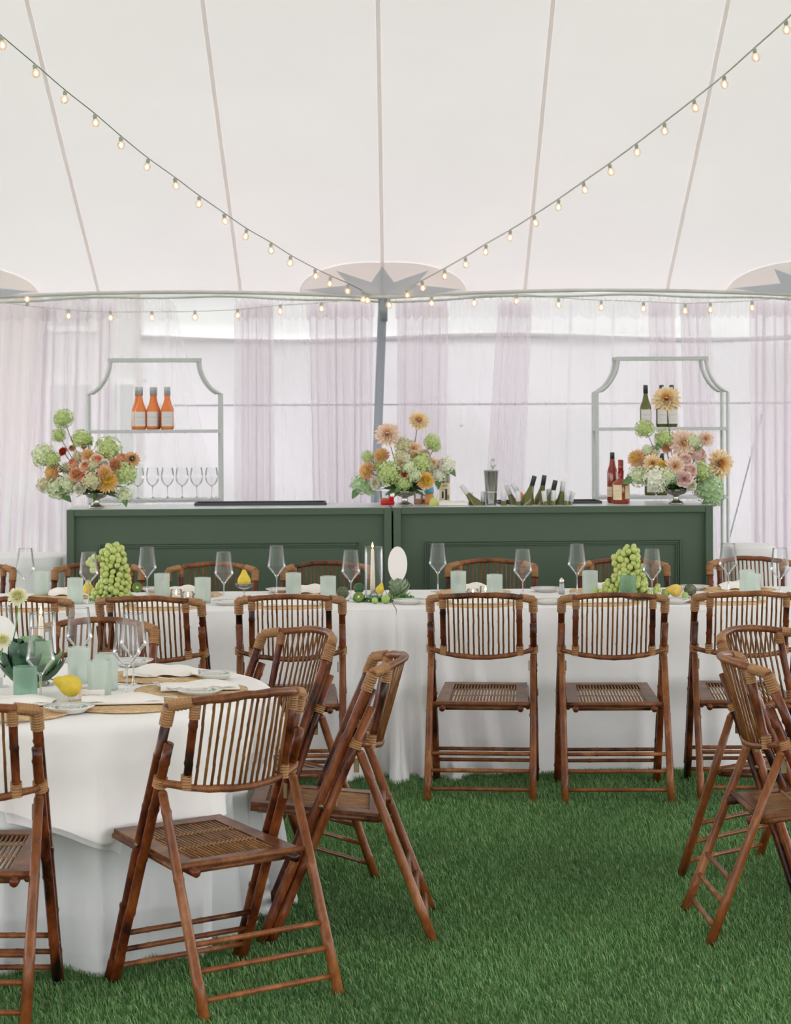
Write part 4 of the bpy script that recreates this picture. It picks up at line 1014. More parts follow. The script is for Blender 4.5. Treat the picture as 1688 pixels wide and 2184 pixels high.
over('table_overlay', H2, 0.000, 'lower square white overlay cloth whose corner hangs behind the nearest chair', M['cloth'])
over('table_overlay', H1, 0.014, 'upper warm white overlay cloth with hanging corners on the round table', M['overlay'])

# ================================================================== CHAIRS
def bam(p, q, r0, r1=None, n=8, node=0.16, wob=0.0, seed=0, steps=None, end=0.0):
    """straight bamboo cane with swollen nodes"""
    rnd = random.Random(seed); p, q = Vector(p), Vector(q); L_ = (q - p).length; r1 = r1 if r1 is not None else r0
    ts = [0.0]; x = rnd.uniform(0.3, 0.9) * node
    nodes = []
    while x < L_ - 0.02: nodes.append(x / L_); x += node * rnd.uniform(.75, 1.25)
    for nd in nodes: ts += [nd - 0.010 / L_, nd, nd + 0.010 / L_]
    ts.append(1.0); ts = sorted(t for t in ts if 0 <= t <= 1)
    pts, rr = [], []
    for t in ts:
        c = p.lerp(q, t); r = r0 + (r1 - r0) * t
        if any(abs(t - nd) < 1e-6 for nd in nodes): r *= 1.13
        if wob: c += Vector((rnd.uniform(-wob, wob), rnd.uniform(-wob, wob), 0))
        pts.append(c); rr.append(r)
    mb = MB(); mb.tube(pts, rr, n); return mb
def wrapmb(mb, pts, r, turns=8):
    P = [Vector(p) for p in pts]; out, rr = [], []
    m = turns * 2
    for i in range(m + 1):
        t = i / m * (len(P) - 1); k = min(int(t), len(P) - 2); out.append(P[k].lerp(P[k + 1], t - k)); rr.append(r * (0.97 if i % 2 else 1.13))
    mb.tube(out, rr, 10); return mb
wT, TCy, TCz = 0.2273, -0.1126, 0.862
def topc(x):
    k = abs(x) / wT; return Vector((x, TCy - 0.105 * (1 - k ** 2.0), TCz + 0.027 * (1 - k ** 2.2)))
def botc(x):
    k = abs(x) / wT; return Vector((x, -0.075 - 0.062 * (1 - k ** 2.0), 0.637 - 0.028 * (1 - k ** 2.0)))
def build_chair(variant):
    root = thing('folding_chair', '', 'chair'); sd = variant * 100
    for sx in (-1, 1):
        X = sx * wT
        part('front_leg', bam((sx * .226, .25, 0), (X, TCy, TCz), .0165, .0150, 10, .17, .0015, sd + sx), M['pole'], root)
        mb = bam((sx * .2262, .25 - .031, 0), (sx * .2268, -.108, .755), .0155, .0150, 10, .2, .001, sd + 5 + sx); part('support_pole', mb, M['pole'], root)
        mb = bam((sx * .2287, -.3035, 0), (sx * .2255, -.072, .605), .0165, .0140, 10, .24, .001, sd + 9 + sx)
        mb.ball((sx * .2255, -.0705, .605), .0140, 10, 5); part('rear_leg', mb, M['leg'], root)
        mb = MB(); mb.box((sx * .207, -.058, .565), (.004, .018, .045)); part('bracket', mb, M['metal'], root, smooth=False)
        mb = MB(); mb.tube([(sx * .245, .056, .44), (sx * .238, .056, .44)], .008, 8); part('bolt', mb, M['metal'], root)
        # bindings
        mb = MB(); wrapmb(mb, [(X, TCy + .022, TCz - .054), (X, TCy, TCz)], .0185, 7)
        q = topc(sx * .175); wrapmb(mb, [(X, TCy, TCz), q], .0165, 6); part('binding', mb, M['wrap'], root, smooth=False, label='tan rattan binding')
        mb = MB(); wrapmb(mb, [topc(sx * .168) + Vector((0, 0, -.005)), topc(sx * .168) + Vector((0, .009, -.048))], .0155, 6); part('binding', mb, M['wrap'], root, smooth=False, label='tan rattan binding')
        mb = MB(); wrapmb(mb, [botc(sx * .168) + Vector((0, 0, -.008)), botc(sx * .168) + Vector((0, -.004, .035))], .0158, 5); part('binding', mb, M['wrap'], root, smooth=False, label='tan rattan binding')
        mb = MB(); wrapmb(mb, [(sx * .2268, -.062, .652), (sx * .2268, -.052, .625)], .0195, 4); part('binding', mb, M['wrap'], root, smooth=False, label='tan rattan binding')
        part('back_post', bam(botc(sx * .168), topc(sx * .168), .0125, .0135, 8, .1, .001, sd + 20 + sx), M['pole'], root)
    xs_ = [wT * t for t in (-1, -.93, -.82, -.74, -.6, -.45, -.3, -.15, 0, .15, .3, .45, .6, .74, .82, .93, 1)]
    rn = random.Random(sd + 3)
    mb = MB(); mb.tube([topc(x) + Vector((0, 0, rn.uniform(-.002, .002))) for x in xs_], [.0125 * rn.uniform(.95, 1.14) for _ in xs_], 10); part('top_rail', mb, M['rail'], root)
    mb = MB(); mb.tube([botc(x) + Vector((0, 0, rn.uniform(-.0015, .0015))) for x in xs_], [.0105 * rn.uniform(.94, 1.14) for _ in xs_], 8); part('lower_rail', mb, M['rail'], root)
    for i in range(14):
        x = -.143 + .286 * i / 13 + rn.uniform(-.002, .002); a, b = botc(x * .985), topc(x)
        mb = bam(a, b, .0044, .0042, 6, .11, .0009, sd + 40 + i); part('back_slat', mb, M['slat'], root)
    # seat: slopes up slightly towards the front
    yr, yf, zr, zf = -.130, .284, .409, .446
    def sp_(x, y, dz=0): return Vector((x, y, zr + (zf - zr) * (y - yr) / (yf - yr) + dz))
    def hwid(y): return .205 + (.188 - .205) * (y - yr) / (yf - yr)
    def slab(c4, th, name, mat):
        vs = [Vector(p) for p in c4]; vs2 = [p - Vector((0, 0, th)) for p in vs]
        mb = MB(); mb.add(vs + vs2, [(0, 1, 2, 3), (7, 6, 5, 4), (0, 4, 5, 1), (1, 5, 6, 2), (2, 6, 7, 3), (3, 7, 4, 0)]); return part(name, mb, mat, root, smooth=False)
    iw = .148; y0, y1 = -.098, .238
    for sx in (-1, 1):
        slab([sp_(sx * hwid(yr), yr), sp_(sx * hwid(yf), yf), sp_(sx * (iw - .008), y1 + .004), sp_(sx * iw, y0 - .004)][::sx], .022, 'seat_side', M['seatframe'])
        mb = MB(); mb.tube([sp_(sx * (hwid(yr) - .002), yr, -.020), sp_(sx * (hwid(yf) - .002), yf, -.020)], .010, 8); part('seat_side_cane', mb, M['seatframe'], root)
        mb = MB(); mb.tube([(sx * .172, -.168, .386), (sx * .160, .262, .420)], .0135, 10); part('seat_runner', mb, M['pole'], root)
    slab([sp_(-hwid(yf), yf), sp_(hwid(yf), yf), sp_(iw - .008, y1), sp_(-iw + .008, y1)][::-1], .022, 'seat_front', M['seatframe'])
    slab([sp_(hwid(yr), yr), sp_(-hwid(yr), yr), sp_(-iw, y0), sp_(iw, y0)][::-1], .022, 'seat_back', M['seatframe'])
    mb = MB(); mb.tube([(-.225, yr - .012, zr - .004), (.225, yr - .012, zr - .004)], .0095, 8); part('seat_dowel', mb, M['rail'], root)
    mb = MB(); mb.tube([(-.16, -.118, .384), (.16, -.118, .384)], .010, 8); part('seat_crossbar', mb, M['rail'], root)
    for i in range(20):
        x = -.138 + .276 * i / 19
        mb = MB(); mb.tube([sp_(x, y0 - .01, -.006), sp_(x * .96, y1 + .01, -.006)], .0042, 6); part('seat_slat', mb, M['seatslat'], root)
    for yy in (.01, .135):
        mb = MB(); pts = [sp_(-.145 + .29 * i / 40, yy, -.001 + .004 * (-1) ** i) for i in range(41)]; mb.tube(pts, .0030, 5); part('seat_tie', mb, M['wrap'], root)
    for z in (.055, .107, .160):
        y = .25 - .031 - z * .40; part('front_rung', bam((-.222, y, z), (.222, y, z), .0085, None, 8, .2, .001, sd + int(z * 1000)), M['rail'], root)
    for z in (.055, .130, .200):
        y = -.3035 + z * .383; part('rear_rung', bam((-.228, y, z), (.228, y, z), .0085, None, 8, .2, .001, sd + int(z * 1000) + 7), M['leg'], root)
    return root
KC = [Kind(lambda v=v: build_chair(v)) for v in range(3)]
CL = {
 'C': (0, 'bamboo folding chair nearest the camera, back fully visible at the round table', 'chairs around the round table'),
 'F': (1, 'bamboo folding chair cut by the left edge of the photo at the round table', 'chairs around the round table'),
 'B': (2, 'bamboo folding chair seen from its side, facing left by the round table', 'chairs around the round table'),
 'A': (1, 'bamboo folding chair on the far right of the round table, overlapped by the side-on chair', 'chairs around the round table'),
 'H': (2, 'bamboo folding chair behind the wine glasses on the far side of the round table', 'chairs around the round table'),
 'D': (0, 'bamboo folding chair at the right edge, nearer of two, facing right', 'chairs at the right edge'),
 'E': (2, 'bamboo folding chair at the right edge, behind the nearer one', 'chairs at the right edge'),
 'N0': (0, 'bamboo folding chair on the near side of the long table, leftmost', 'chairs on the near side of the long table'),
 'N1': (1, 'bamboo folding chair on the near side of the long table, below the left grape pile', 'chairs on the near side of the long table'),
 'N2': (2, 'bamboo folding chair on the near side of the long table, behind the angled chairs', 'chairs on the near side of the long table'),
 'P1': (0, 'bamboo folding chair seen squarely from behind, just right of the cloth seam', 'chairs on the near side of the long table'),
 'P2': (2, 'bamboo folding chair seen squarely from behind, below the right grape pile', 'chairs on the near side of the long table'),
 'N5': (1, 'bamboo folding chair on the near side of the long table, rightmost behind the angled pair', 'chairs on the near side of the long table'),
 'G0': (1, 'bamboo folding chair on the far side of the long table, cut by the left edge', 'chairs on the far side of the long table'),
 'G1': (0, 'bamboo folding chair on the far side, behind the left grape pile', 'chairs on the far side of the long table'),
 'G2': (2, 'bamboo folding chair on the far side, behind the pear on its stand', 'chairs on the far side of the long table'),
 'G3': (1, 'bamboo folding chair on the far side, left of the tall candle', 'chairs on the far side of the long table'),
 'G4': (0, 'bamboo folding chair on the far side, right of the white oval card', 'chairs on the far side of the long table'),
 'G5': (2, 'bamboo folding chair on the far side, behind the right grape pile', 'chairs on the far side of the long table'),
 'G6': (1, 'bamboo folding chair on the far side, before the right end of the bar', 'chairs on the far side of the long table')}
for k, (v, lb, gr) in CL.items():
    x, y, t = CH[k]; KC[v].put(lb, (x, y, 0), t, gr)

# ================================================================== TABLEWARE
def wine_glass():
    root = thing('wine_glass', '', 'wine glass')
    mb = MB(); mb.open_top = True
    mb.lathe([(0.004, 0.093), (0.012, 0.103), (0.030, 0.122), (0.0465, 0.142), (0.0455, 0.155), (0.040, 0.20), (0.0345, 0.247)], 24); part('bowl', mb, M['glass'], root)
    mb = MB(); mb.lathe([(0.0125, 0.1035), (0.005, 0.092), (0.0034, 0.08), (0.0032, 0.02), (0.006, 0.008), (0.02, 0.003), (0.038, 0.0015), (0.038, 0), (0, 0)], 20); part('stem', mb, M['glass_base'], root)
    mb = MB(); mb.tube([(0.0345 * math.cos(a), 0.0345 * math.sin(a), 0.247) for a in np.linspace(0, 2 * PI, 25)[:-1]], 0.0008, 4, closed=True); part('rim', mb, M['glass_base'], root)
    return root
WG = Kind(wine_glass)
def tumbler(mat):
    def b():
        root = thing('tumbler', '', 'tumbler'); mb = MB(); mb.open_top = True; n = 40; prof = []
        vs = []; fs = []; rows = 26
        for i in range(rows):
            z = 0.125 * i / (rows - 1)
            for j in range(n):
                r = 0.0375 + 0.001 * i / rows + (0.0011 if (i % 2 == 0 and j % 2 == 0 and 1 < i < rows - 3) else 0)
                a = 2 * PI * j / n; vs.append((r * math.cos(a), r * math.sin(a), z))
        for i in range(rows - 1):
            for j in range(n): fs.append((i * n + j, i * n + (j + 1) % n, (i + 1) * n + (j + 1) % n, (i + 1) * n + j))
        mb.add(vs, fs); part('wall', mb, M[mat], root)
        mb = MB(); mb.lathe([(0, 0.014), (0.0355, 0.014), (0.037, 0.001), (0.034, 0), (0, 0)], 24); part('base', mb, M[mat], root)
        return root
    return Kind(b)
TU, TUD = tumbler('tumbler'), tumbler('tumbler_dark')
def from_top(u, vtop, h, z=TZ):
    """foot of an upright thing of height h whose rim shows at (u, vtop)"""
    p = onplane(u, vtop, z + h); return Vector((p.x, p.y, z))
GLS = [(54, 1170, 'clear wine glass on the long table at the far left, before the curtain'), (189, 1178, 'clear wine glass overlapping the left side of the left grape pile'), (314, 1167, 'clear wine glass just right of the left grape pile'),
       (477.6, 1177.5, 'clear wine glass left of the pear on its stand'), (590, 1164.5, 'clear wine glass right of the pear on its stand'), (748.4, 1174, 'clear wine glass just left of the tall candle'),
       (934, 1159, 'clear wine glass right of the white oval card'), (1115.4, 1172, 'clear wine glass above the right corner of the first square chair'), (1231, 1160.5, 'clear wine glass between salt shaker and right grape pile'),
       (1391.4, 1171, 'clear wine glass overlapping the right side of the right grape pile'), (1553.7, 1159.7, 'clear wine glass left of the paired tumblers at the far right'), (1664, 1169, 'clear wine glass right of the paired tumblers at the far right')]
for u, v, lb in GLS: WG.put(lb, from_top(u, v, 0.247), random.uniform(0, 6), 'wine glasses on the long table')
for u, v, lb in ((86, 1338.5, 'clear wine glass before the candle shade, in front of the cabbage'), (168.8, 1296, 'clear wine glass behind the tallest aqua tumbler of the round table'), (270, 1325, 'clear wine glass nearer of the overlapping pair on the round table'), (284, 1308, 'clear wine glass farther of the overlapping pair on the round table'), (2, 1292, 'clear wine glass cut by the left edge behind the oval card')):
    WG.put(lb, from_top(u, v, 0.247), random.uniform(0, 6), 'wine glasses on the round table')
TUS = [(89, 1218, 0, 'aqua tumbler at the far left of the long table'), (160.5, 1232.5, 0, 'aqua tumbler left of the left grape pile'), (345.5, 1223, 0, 'aqua tumbler behind the left salt shaker'), (432.5, 1231.5, 0, 'aqua tumbler between the votives and the pear stand'),
       (626, 1221.5, 0, 'aqua tumbler right of the pear stand, far row'), (700, 1228.7, 0, 'aqua tumbler left of the small artichoke'), (978, 1218, 0, 'aqua tumbler above the left of the first square chair'), (1055.5, 1225, 0, 'aqua tumbler beside the lit votives on the right table'),
       (1259, 1217, 0, 'aqua tumbler just left of the right grape pile'), (1340, 1226.5, 1, 'deeper green tumbler in front of the right grape pile'), (1594.5, 1215.5, 0, 'aqua tumbler at the far right, farther of the pair'), (1606, 1223, 0, 'aqua tumbler at the far right, nearer of the pair')]
for u, v, d, lb in TUS: (TUD if d else TU).put(lb, from_top(u, v, 0.125), 0, 'aqua tumblers on the long table')
for u, v, d, lb in ((53.8, 1421, 1, 'deeper green tumbler in front of the cabbage'), (168, 1380, 0, 'aqua tumbler behind the pepper shaker'), (212, 1408, 0, 'aqua tumbler nearest the place card'), (227, 1393, 0, 'aqua tumbler half behind the one nearest the place card')):
    (TUD if d else TU).put(lb, from_top(u, v, 0.125), 0, 'aqua tumblers on the round table')

def charger():
    root = thing('straw_charger', '', 'placemat'); mb = MB()
    prof = []
    for i in range(25):
        r = 0.19 * (1 - i / 24); prof.append((r, 0.003 + 0.0022 * (1 + math.cos(i * PI)) / 2 + 0.001))
    mb.lathe([(0.19, 0.0)] + prof, 36); part('woven_disc', mb, M['straw'], root); return root
CHG = Kind(charger)
def small_plate():
    root = thing('leaf_plate', '', 'plate'); mb = MB()
    mb.lathe([(0, 0.004), (0.045, 0.0), (0.05, 0.003), (0.062, 0.012), (0.080, 0.020), (0.081, 0.022), (0.060, 0.0145), (0.045, 0.008), (0, 0.007)], 30); part('dish', mb, M['china'], root)
    rnd = random.Random(5)
    for i in range(16):
        a = 2 * PI * i / 16 + rnd.uniform(-.1, .1); r0 = rnd.uniform(.052, .058)
        mb = MB(); d = Vector((-math.sin(a + .6), math.cos(a + .6), 0.12)); mb.petal(Vector((r0 * math.cos(a), r0 * math.sin(a), .0155)), d, (0, 0, 1), .024, .008, curl=.25, nu=2, nv=4); part('leaf_motif', mb, M['leafprint'], root)
    return root
PLT = Kind(small_plate)
def napkin_build(style):
    def b():
        if style == 'flat':     # soft folded rectangle, one edge rolled
            mb = MB()
            top = lambda a, b: ((a - .5) * .26, (b - .5) * .13, .006 + .016 * (1 - abs(2 * b - 1) ** 3) * (1 - .6 * abs(2 * a - 1) ** 4) + .004 * math.sin(9 * a + 3 * b))
            mb.grid(top, 22, 12); mb.grid(lambda a, b: ((a - .5) * .262, -.066 - .004 * math.sin(PI * b), .001 + .007 * b), 22, 3); mb.grid(lambda a, b: ((a - .5) * .262, (b - .5) * .13, .001), 8, 4)
        else:                    # puffy gathered fold
            mb = MB(); mb.grid(lambda a, b: ((a - .5) * .20, (b - .5) * .10 * (1 - .3 * a), .004 + .040 * math.sin(PI * b) ** .6 * (.5 + .5 * math.sin(PI * a)) + .004 * math.sin(14 * a + 5 * b)), 22, 12)
        o = part('napkin', mb, M['napkin']); tag(o, '', 'napkin'); return o
    return Kind(b)
NPF, NPP = napkin_build('flat'), napkin_build('puff')
def fork_build():
    root = thing('fork', '', 'fork'); mb = MB()
    mb.tube([(0, -.10, .004), (0, -.02, .006), (0, .03, .007)], [.0045, .0028, .0035], 6, flat=(1, .5)); mb.box((0, .04, .007), (.022, .022, .002)); part('handle', mb, M['silver'], root)
    for i in range(4):
        mb = MB(); x = -.009 + .006 * i; mb.tube([(x, .05, .007), (x, .075, .009), (x, .098, .014)], [.0015, .0014, .0009], 5); part('tine', mb, M['silver'], root)
    return root
FK = Kind(fork_build)
def knife_build():
    root = thing('knife', '', 'knife'); mb = MB(); mb.tube([(0, -.10, .004), (0, -.01, .005)], [.006, .0045], 8, flat=(1, .5)); part('handle', mb, M['silver'], root)
    mb = MB(); mb.box((0, .05, .004), (.014, .12, .0015)); part('blade', mb, M['silver'], root, smooth=False); return root
KN = Kind(knife_build)
where_f = [(-1.72, 'leftmost near place'), (-1.10, 'near place under the left grapes'), (-0.50, 'near place left of the seam'), (0.395, 'first near place right of the seam'), (0.99, 'near place under the right grapes'), (1.60, 'rightmost near place')]
for i, (a, wh) in enumerate(where_f):
    b = 0.215; p = tbl(a, b, TZ); CHG.put('round straw charger at the %s of the long table' % wh, p, 0, 'straw chargers on the long table')
    q = tbl(a + .01, b + .01, TZ + .006); NPF.put('folded ivory napkin on the charger at the %s' % wh, q, YAW + .05 * (i % 3 - 1), 'napkins on the long table')
    if i != 5: q = tbl(a + .125, b + .11, TZ + .006); FK.put('silver fork beside the napkin at the %s' % wh, q, YAW + .3, 'forks on the long table')
    if i not in (2,): q = tbl(a - .17, b + .03, TZ + .006); KN.put('silver knife on the charger edge at the %s' % wh, q, YAW - .1, 'knives on the long table')
where_b = [(-1.60, 'leftmost far place'), (-1.02, 'far place behind the pear stand'), (-0.38, 'far place left of the candle'), (0.44, 'far place behind the lit votives'), (1.12, 'far place behind the right grapes'), (1.80, 'rightmost far place')]
for i, (a, wh) in enumerate(where_b):
    b = TD - .205; p = tbl(a, b, TZ); CHG.put('round straw charger at the %s of the long table' % wh, p, 0, 'straw chargers on the long table')
    q = tbl(a, b + .01, TZ + .006); NPP.put('puffed ivory napkin on the charger at the %s' % wh, q, YAW + PI + .1 * (i % 2), 'napkins on the long table')
    q = tbl(a + .14, b - .10, TZ + .006); FK.put('silver fork beside the napkin at the %s' % wh, q, PI + YAW + .25, 'forks on the long table')
for u, v, lb in ((873, 1288, 'small leaf-patterned plate right of the cloth seam, near edge'), (488, 1290, 'small leaf-patterned plate below the wine glass left of the pear'), (1171, 1288, 'small leaf-patterned plate between the two square chairs'), (1440, 1287, 'small leaf-patterned plate below the yellow fruit'),
                 (1165, 1262, 'small leaf-patterned plate on the far side left of the salt shaker'), (600, 1264, 'small leaf-patterned plate on the far side right of the pear'), (1480, 1258, 'small leaf-patterned plate on the far side behind the small dark artichoke'), (330, 1262, 'small leaf-patterned plate on the far side right of the kiwi')):
    PLT.put(lb, onplane(u, v, TZ), random.uniform(0, 6), 'leaf-patterned plates on the long table')
# salt and pepper
def shaker(fill):
    def b():
        root = thing('shaker', '', 'shaker'); mb = MB(); mb.lathe([(0, 0), (.0155, 0), (.0155, .008), (.0125, .055), (.010, .062)], 12); part('glass', mb, M['glass_base'], root)
        mb = MB(); mb.lathe([(0, .003), (.0135, .003), (.011, .05), (0, .052)], 12); part('contents', mb, M[fill], root)
        mb = MB(); mb.lathe([(.0115, .060), (.0125, .064), (.011, .074), (.004, .082), (0, .083)], 12); part('cap', mb, M['silver'], root); return root
    return Kind(b)
SS, PP = shaker('salt'), shaker('pepper')
SS.put('salt shaker with silver cap beside the left votives', from_top(349.5, 1237, .083), 0); SS.put('salt shaker with silver cap between the two square chairs', from_top(1198.5, 1232, .083), 0)
PP.put('pepper shaker standing before the tallest tumbler on the round table', from_top(157, 1402, .083), 0)
# votives
def votive():
    root = thing('votive_candle', '', 'candle'); mb = MB(); mb.open_top = True; mb.lathe([(0, .001), (.024, 0), (.029, .012), (.029, .045), (.026, .05)], 18); part('glass_cup', mb, M['glass_base'], root)
    mb = MB(); mb.lathe([(0, .004), (.022, .004), (.022, .022), (0, .023)], 14); part('wax', mb, M['candle'], root)
    mb = MB(); mb.lathe([(0, .024), (.0035, .03), (.004, .035), (.0015, .045), (0, .049)], 8); part('flame', mb, M['flame_core'], root); return root
VT = Kind(votive)
for u, v, lb in ((376, 1257, 'lit votive candle just right of the left salt shaker'), (401, 1262, 'lit votive candle left of the tumbler near the pear stand'), (1009, 1256, 'lit votive candle nearer, behind the first square chair'), (1036, 1250, 'lit votive candle beside the tumbler behind the first square chair')):
    VT.put(lb, from_top(u, v, .05), 0, 'lit votive candles on the long table')
# hurricane candles
def hurricane(u, vtop, label, D=None, hg=.25, hc=.235):
    p = from_top(u, vtop, hg); root = thing('candle_hurricane', label, 'candle', p)
    mb = MB(); mb.open_top = True; mb.lathe([(0, .004), (.040, .002), (.0455, .01), (.0455, hg)], 28); part('glass_cylinder', mb, M['glass'], root)
    mb = MB(); mb.tube([(.0455 * math.cos(a), .0455 * math.sin(a), hg) for a in np.linspace(0, 2 * PI, 29)[:-1]], .0014, 5, closed=True); part('rim', mb, M['glass_base'], root)
    mb = MB(); mb.lathe([(0, .004), (.022, .004), (.024, .01), (.014, .02), (.0135, .035)], 16); part('holder', mb, M['glass_base'], root)
    mb = MB(); mb.lathe([(.0125, .02), (.0125, .06), (.008, hc), (.003, hc + .006), (0, hc + .007)], 14); part('taper', mb, M['candle'], root, label='ivory taper candle', loc=(-.006, 0, 0))
    mb = MB(); mb.lathe([(0, hc + .008), (.0045, hc + .015), (.005, hc + .02), (.002, hc + .032), (0, hc + .038)], 10); fl = part('flame', mb, M['flame'], root, loc=(-.006, 0, 0))
    mb = MB(); mb.tube([(0, 0, hc + .004), (.0005, 0, hc + .014)], .0008, 5); part('wick', mb, M['black_gloss'], fl)
hurricane(797.5, 1166, 'tall lit ivory candle in a clear glass cylinder at the centre of the long table')
hurricane(91, 1307, 'lit ivory candle in a clear glass cylinder behind the cabbage', hg=.25, hc=.235)
# oval table cards
def oval(c, rx, rz_, yaw, label):
    mb = MB(); n = 40; f = [(rx * math.cos(2 * PI * i / n), 0, rz_ * math.sin(2 * PI * i / n)) for i in range(n)]; k = [(x, .004, z) for x, y, z in f]
    mb.add(f + k, [tuple(range(n)), tuple(range(2 * n - 1, n - 1, -1))] + [(i, i + n, (i + 1) % n + n, (i + 1) % n) for i in range(n)])
    o = part('table_card', mb, M['card'], loc=c, rot=(0, 0, yaw), smooth=False); tag(o, label, 'sign')
    mb = MB(); mb.box((0, .006, (TZ - c[2]) / 2), (.012, .004, c[2] - TZ)); mb.box((0, .006, TZ - c[2] + .003), (.05, .04, .006)); part('card_stand', mb, M['rack'], o, smooth=False); return o
c = atdepth(848.5, 1205, 10.62); oval((c.x, c.y, TZ + .172), .0475, .087, .06, 'blank white oval card standing behind the large artichoke')
c = atdepth(2, 1368, 7.35); oval((c.x, c.y, TZ + .140), .060, .105, .25, 'white oval card cut by the left edge behind the cabbage')
# ------------------------------------------------------------------ fruit
def pear_mb(s=1.0):
    mb = MB(); prof = [(0, 0), (.012, .001), (.024, .008), (.031, .022), (.031, .036), (.026, .05), (.018, .062), (.013, .073), (.009, .081), (.003, .085), (0, .0855)]
    mb.lathe([(r * s, z * s) for r, z in prof], 20); return mb
def pear(loc, label, rot=(0, 0, 0), s=1.0, mat='pear'):
    root = thing('pear', label, 'pear', loc); root.rotation_euler = rot
    part('flesh', pear_mb(s), M[mat], root); mb = MB(); mb.tube([(0, 0, .083 * s), (-.002 * s, 0, .095 * s), (-.006 * s, 0, .106 * s)], .0016 * s, 6); part('stalk', mb, M['stem_brown'], root); return root
# compote with pear
cp = from_top(521, 1246, .062)
t = thing('glass_compote', 'small stemmed glass dish holding the yellow pear', 'dish', cp)
mb = MB(); mb.open_top = True; mb.lathe([(.004, .036), (.022, .040), (.040, .050), (.049, .066), (.047, .066), (.036, .052), (0, .042)], 24); part('bowl', mb, M['glass_base'], t)
mb = MB(); mb.lathe([(.004, .036), (.0035, .01), (.01, .004), (.028, .001), (0, 0)], 16); part('foot', mb, M['glass_base'], t)
pear((cp.x, cp.y, TZ + .043), 'yellow pear standing on the small glass dish', s=1.08)
p = onplane(188, 1272, TZ); pear(p, 'yellow pear standing behind the wine glass left of the left grapes', s=.98)
p = onplane(152, 1494, TZ + .0); pear((p.x + .03, p.y, TZ + .036), 'large yellow pear lying beside the tumblers on the round table', rot=(0.35, -1.15, 0), s=1.14)
p = onplane(1446, 1274, TZ); pear((p.x + .02, p.y, TZ + .031), 'yellow pear lying right of the right grape pile', rot=(0, -1.45, .15), mat='lemon')
# grapes
def grape_mesh():
    mb = MB(); mb.ball((0, 0, 0), 1.0, 12, 8, (1, 1, 1.12)); return mb.mesh('grape', M['grape'])
GM = grape_mesh()
def grapes(base, rows, label, seed, gr=.0163, extra=()):
    """rows: (height, half width, offset x)"""
    rnd = random.Random(seed); root = thing('grape_bunch', label, 'grapes', base); pts = []
    def prof(z):
        for i in range(len(rows) - 1):
            if rows[i][0] <= z <= rows[i + 1][0]:
                t = (z - rows[i][0]) / (rows[i + 1][0] - rows[i][0]); return rows[i][1] * (1 - t) + rows[i + 1][1] * t, rows[i][2] * (1 - t) + rows[i + 1][2] * t
        return rows[-1][1], rows[-1][2]
    tries = 0
    ztop = rows[-1][0]
    while tries < 9000 and len(pts) < 230:
        tries += 1; z = rnd.uniform(rows[0][0], ztop); w_, ox = prof(z); a = rnd.uniform(0, 2 * PI); d = (w_ - gr) * (1 + .13 * math.sin(3 * a + 40 * z + seed))
        if rnd.random() < .25: d *= rnd.uniform(.6, 1)
        p = Vector((ox + d * math.cos(a), d * .72 * math.sin(a), z)); r = gr * rnd.uniform(.82, 1.1)
        if p.z < r: p.z = r
        if all((p - q).length > (r + s) * .80 for q, s in pts): pts.append((p, r))
    for e in extra: pts.append((Vector(e[:3]), gr * e[3]))
    for p, r in pts:
        o = part('grape', None, None, root, mesh=GM, loc=p); o.scale = (r, r, r); o.rotation_euler = (rnd.uniform(-.8, .8), rnd.uniform(-.8, .8), 0)
    mb = MB()
    mb.tube([(0, 0, .01), (rows[1][2], 0, rows[1][0]), (rows[-1][2], 0, ztop - .01)], .004, 5)
    for p, r in pts[::3]: mb.tube([(p.x * .1 + rows[1][2] * .5, p.y * .1, p.z), p], .0012, 4)
    part('vine', mb, M['grape_stem'], root)
p = onplane(243, 1280, TZ)
grapes(p, [(0, .115, .0), (.04, .10, -.005), (.10, .082, .005), (.17, .074, .003), (.22, .074, -.004), (.25, .058, 0), (.272, .03, -.002)], 'tall pile of green grapes at the left of the long table', 3,
       extra=((-.11, -.02, .20, .9), (-.12, -.02, .185, .95), (-.10, -.03, .175, 1), (-.098, -.03, .15, 1.0), (-.092, -.03, .215, .9)))
p = onplane(1340, 1277, TZ)
grapes(p, [(0, .13, .0), (.04, .125, -.005), (.08, .11, 0), (.115, .078, .0), (.16, .075, .002), (.20, .077, -.004), (.235, .055, .008), (.262, .022, .018)], 'tall pile of green grapes at the right of the long table', 9,
       extra=((.135, -.02, .05, .8), (.145, -.01, .062, .8), (.15, -.02, .045, .75), (.13, -.03, .035, .8)))
# kiwi halves
def kiwi(loc, label, rot):
    root = thing('kiwi_half', label, 'kiwi', loc); root.rotation_euler = rot; R = .027
    mb = MB(); mb.lathe([(0, -R), (R * .5, -R * .87), (R * .87, -R * .5), (R, 0)], 20); part('skin', mb, M['kiwi_skin'], root)
    mb = MB(); mb.lathe([(1, -.01), (1, 0), (.5, .012), (0, .014)], 24); part('cut_face', mb, M['kiwi'], root, scale=(R, R, R))
    for i in range(12):
        a = 2 * PI * i / 12; mb = MB(); mb.ball((R * .42 * math.cos(a), R * .42 * math.sin(a), .0005), .0014, 5, 3, (1, 1.6, .6)); part('seed', mb, M['black_gloss'], root)
p = onplane(293, 1272, TZ); kiwi((p.x, p.y, TZ + .045), 'halved kiwi leaning on the right of the left grape pile', (1.25, 0, .25))
p = onplane(765, 1285, TZ); kiwi((p.x, p.y, TZ + .028), 'halved kiwi lying left of the tall candle', (1.0, 0, -.2))
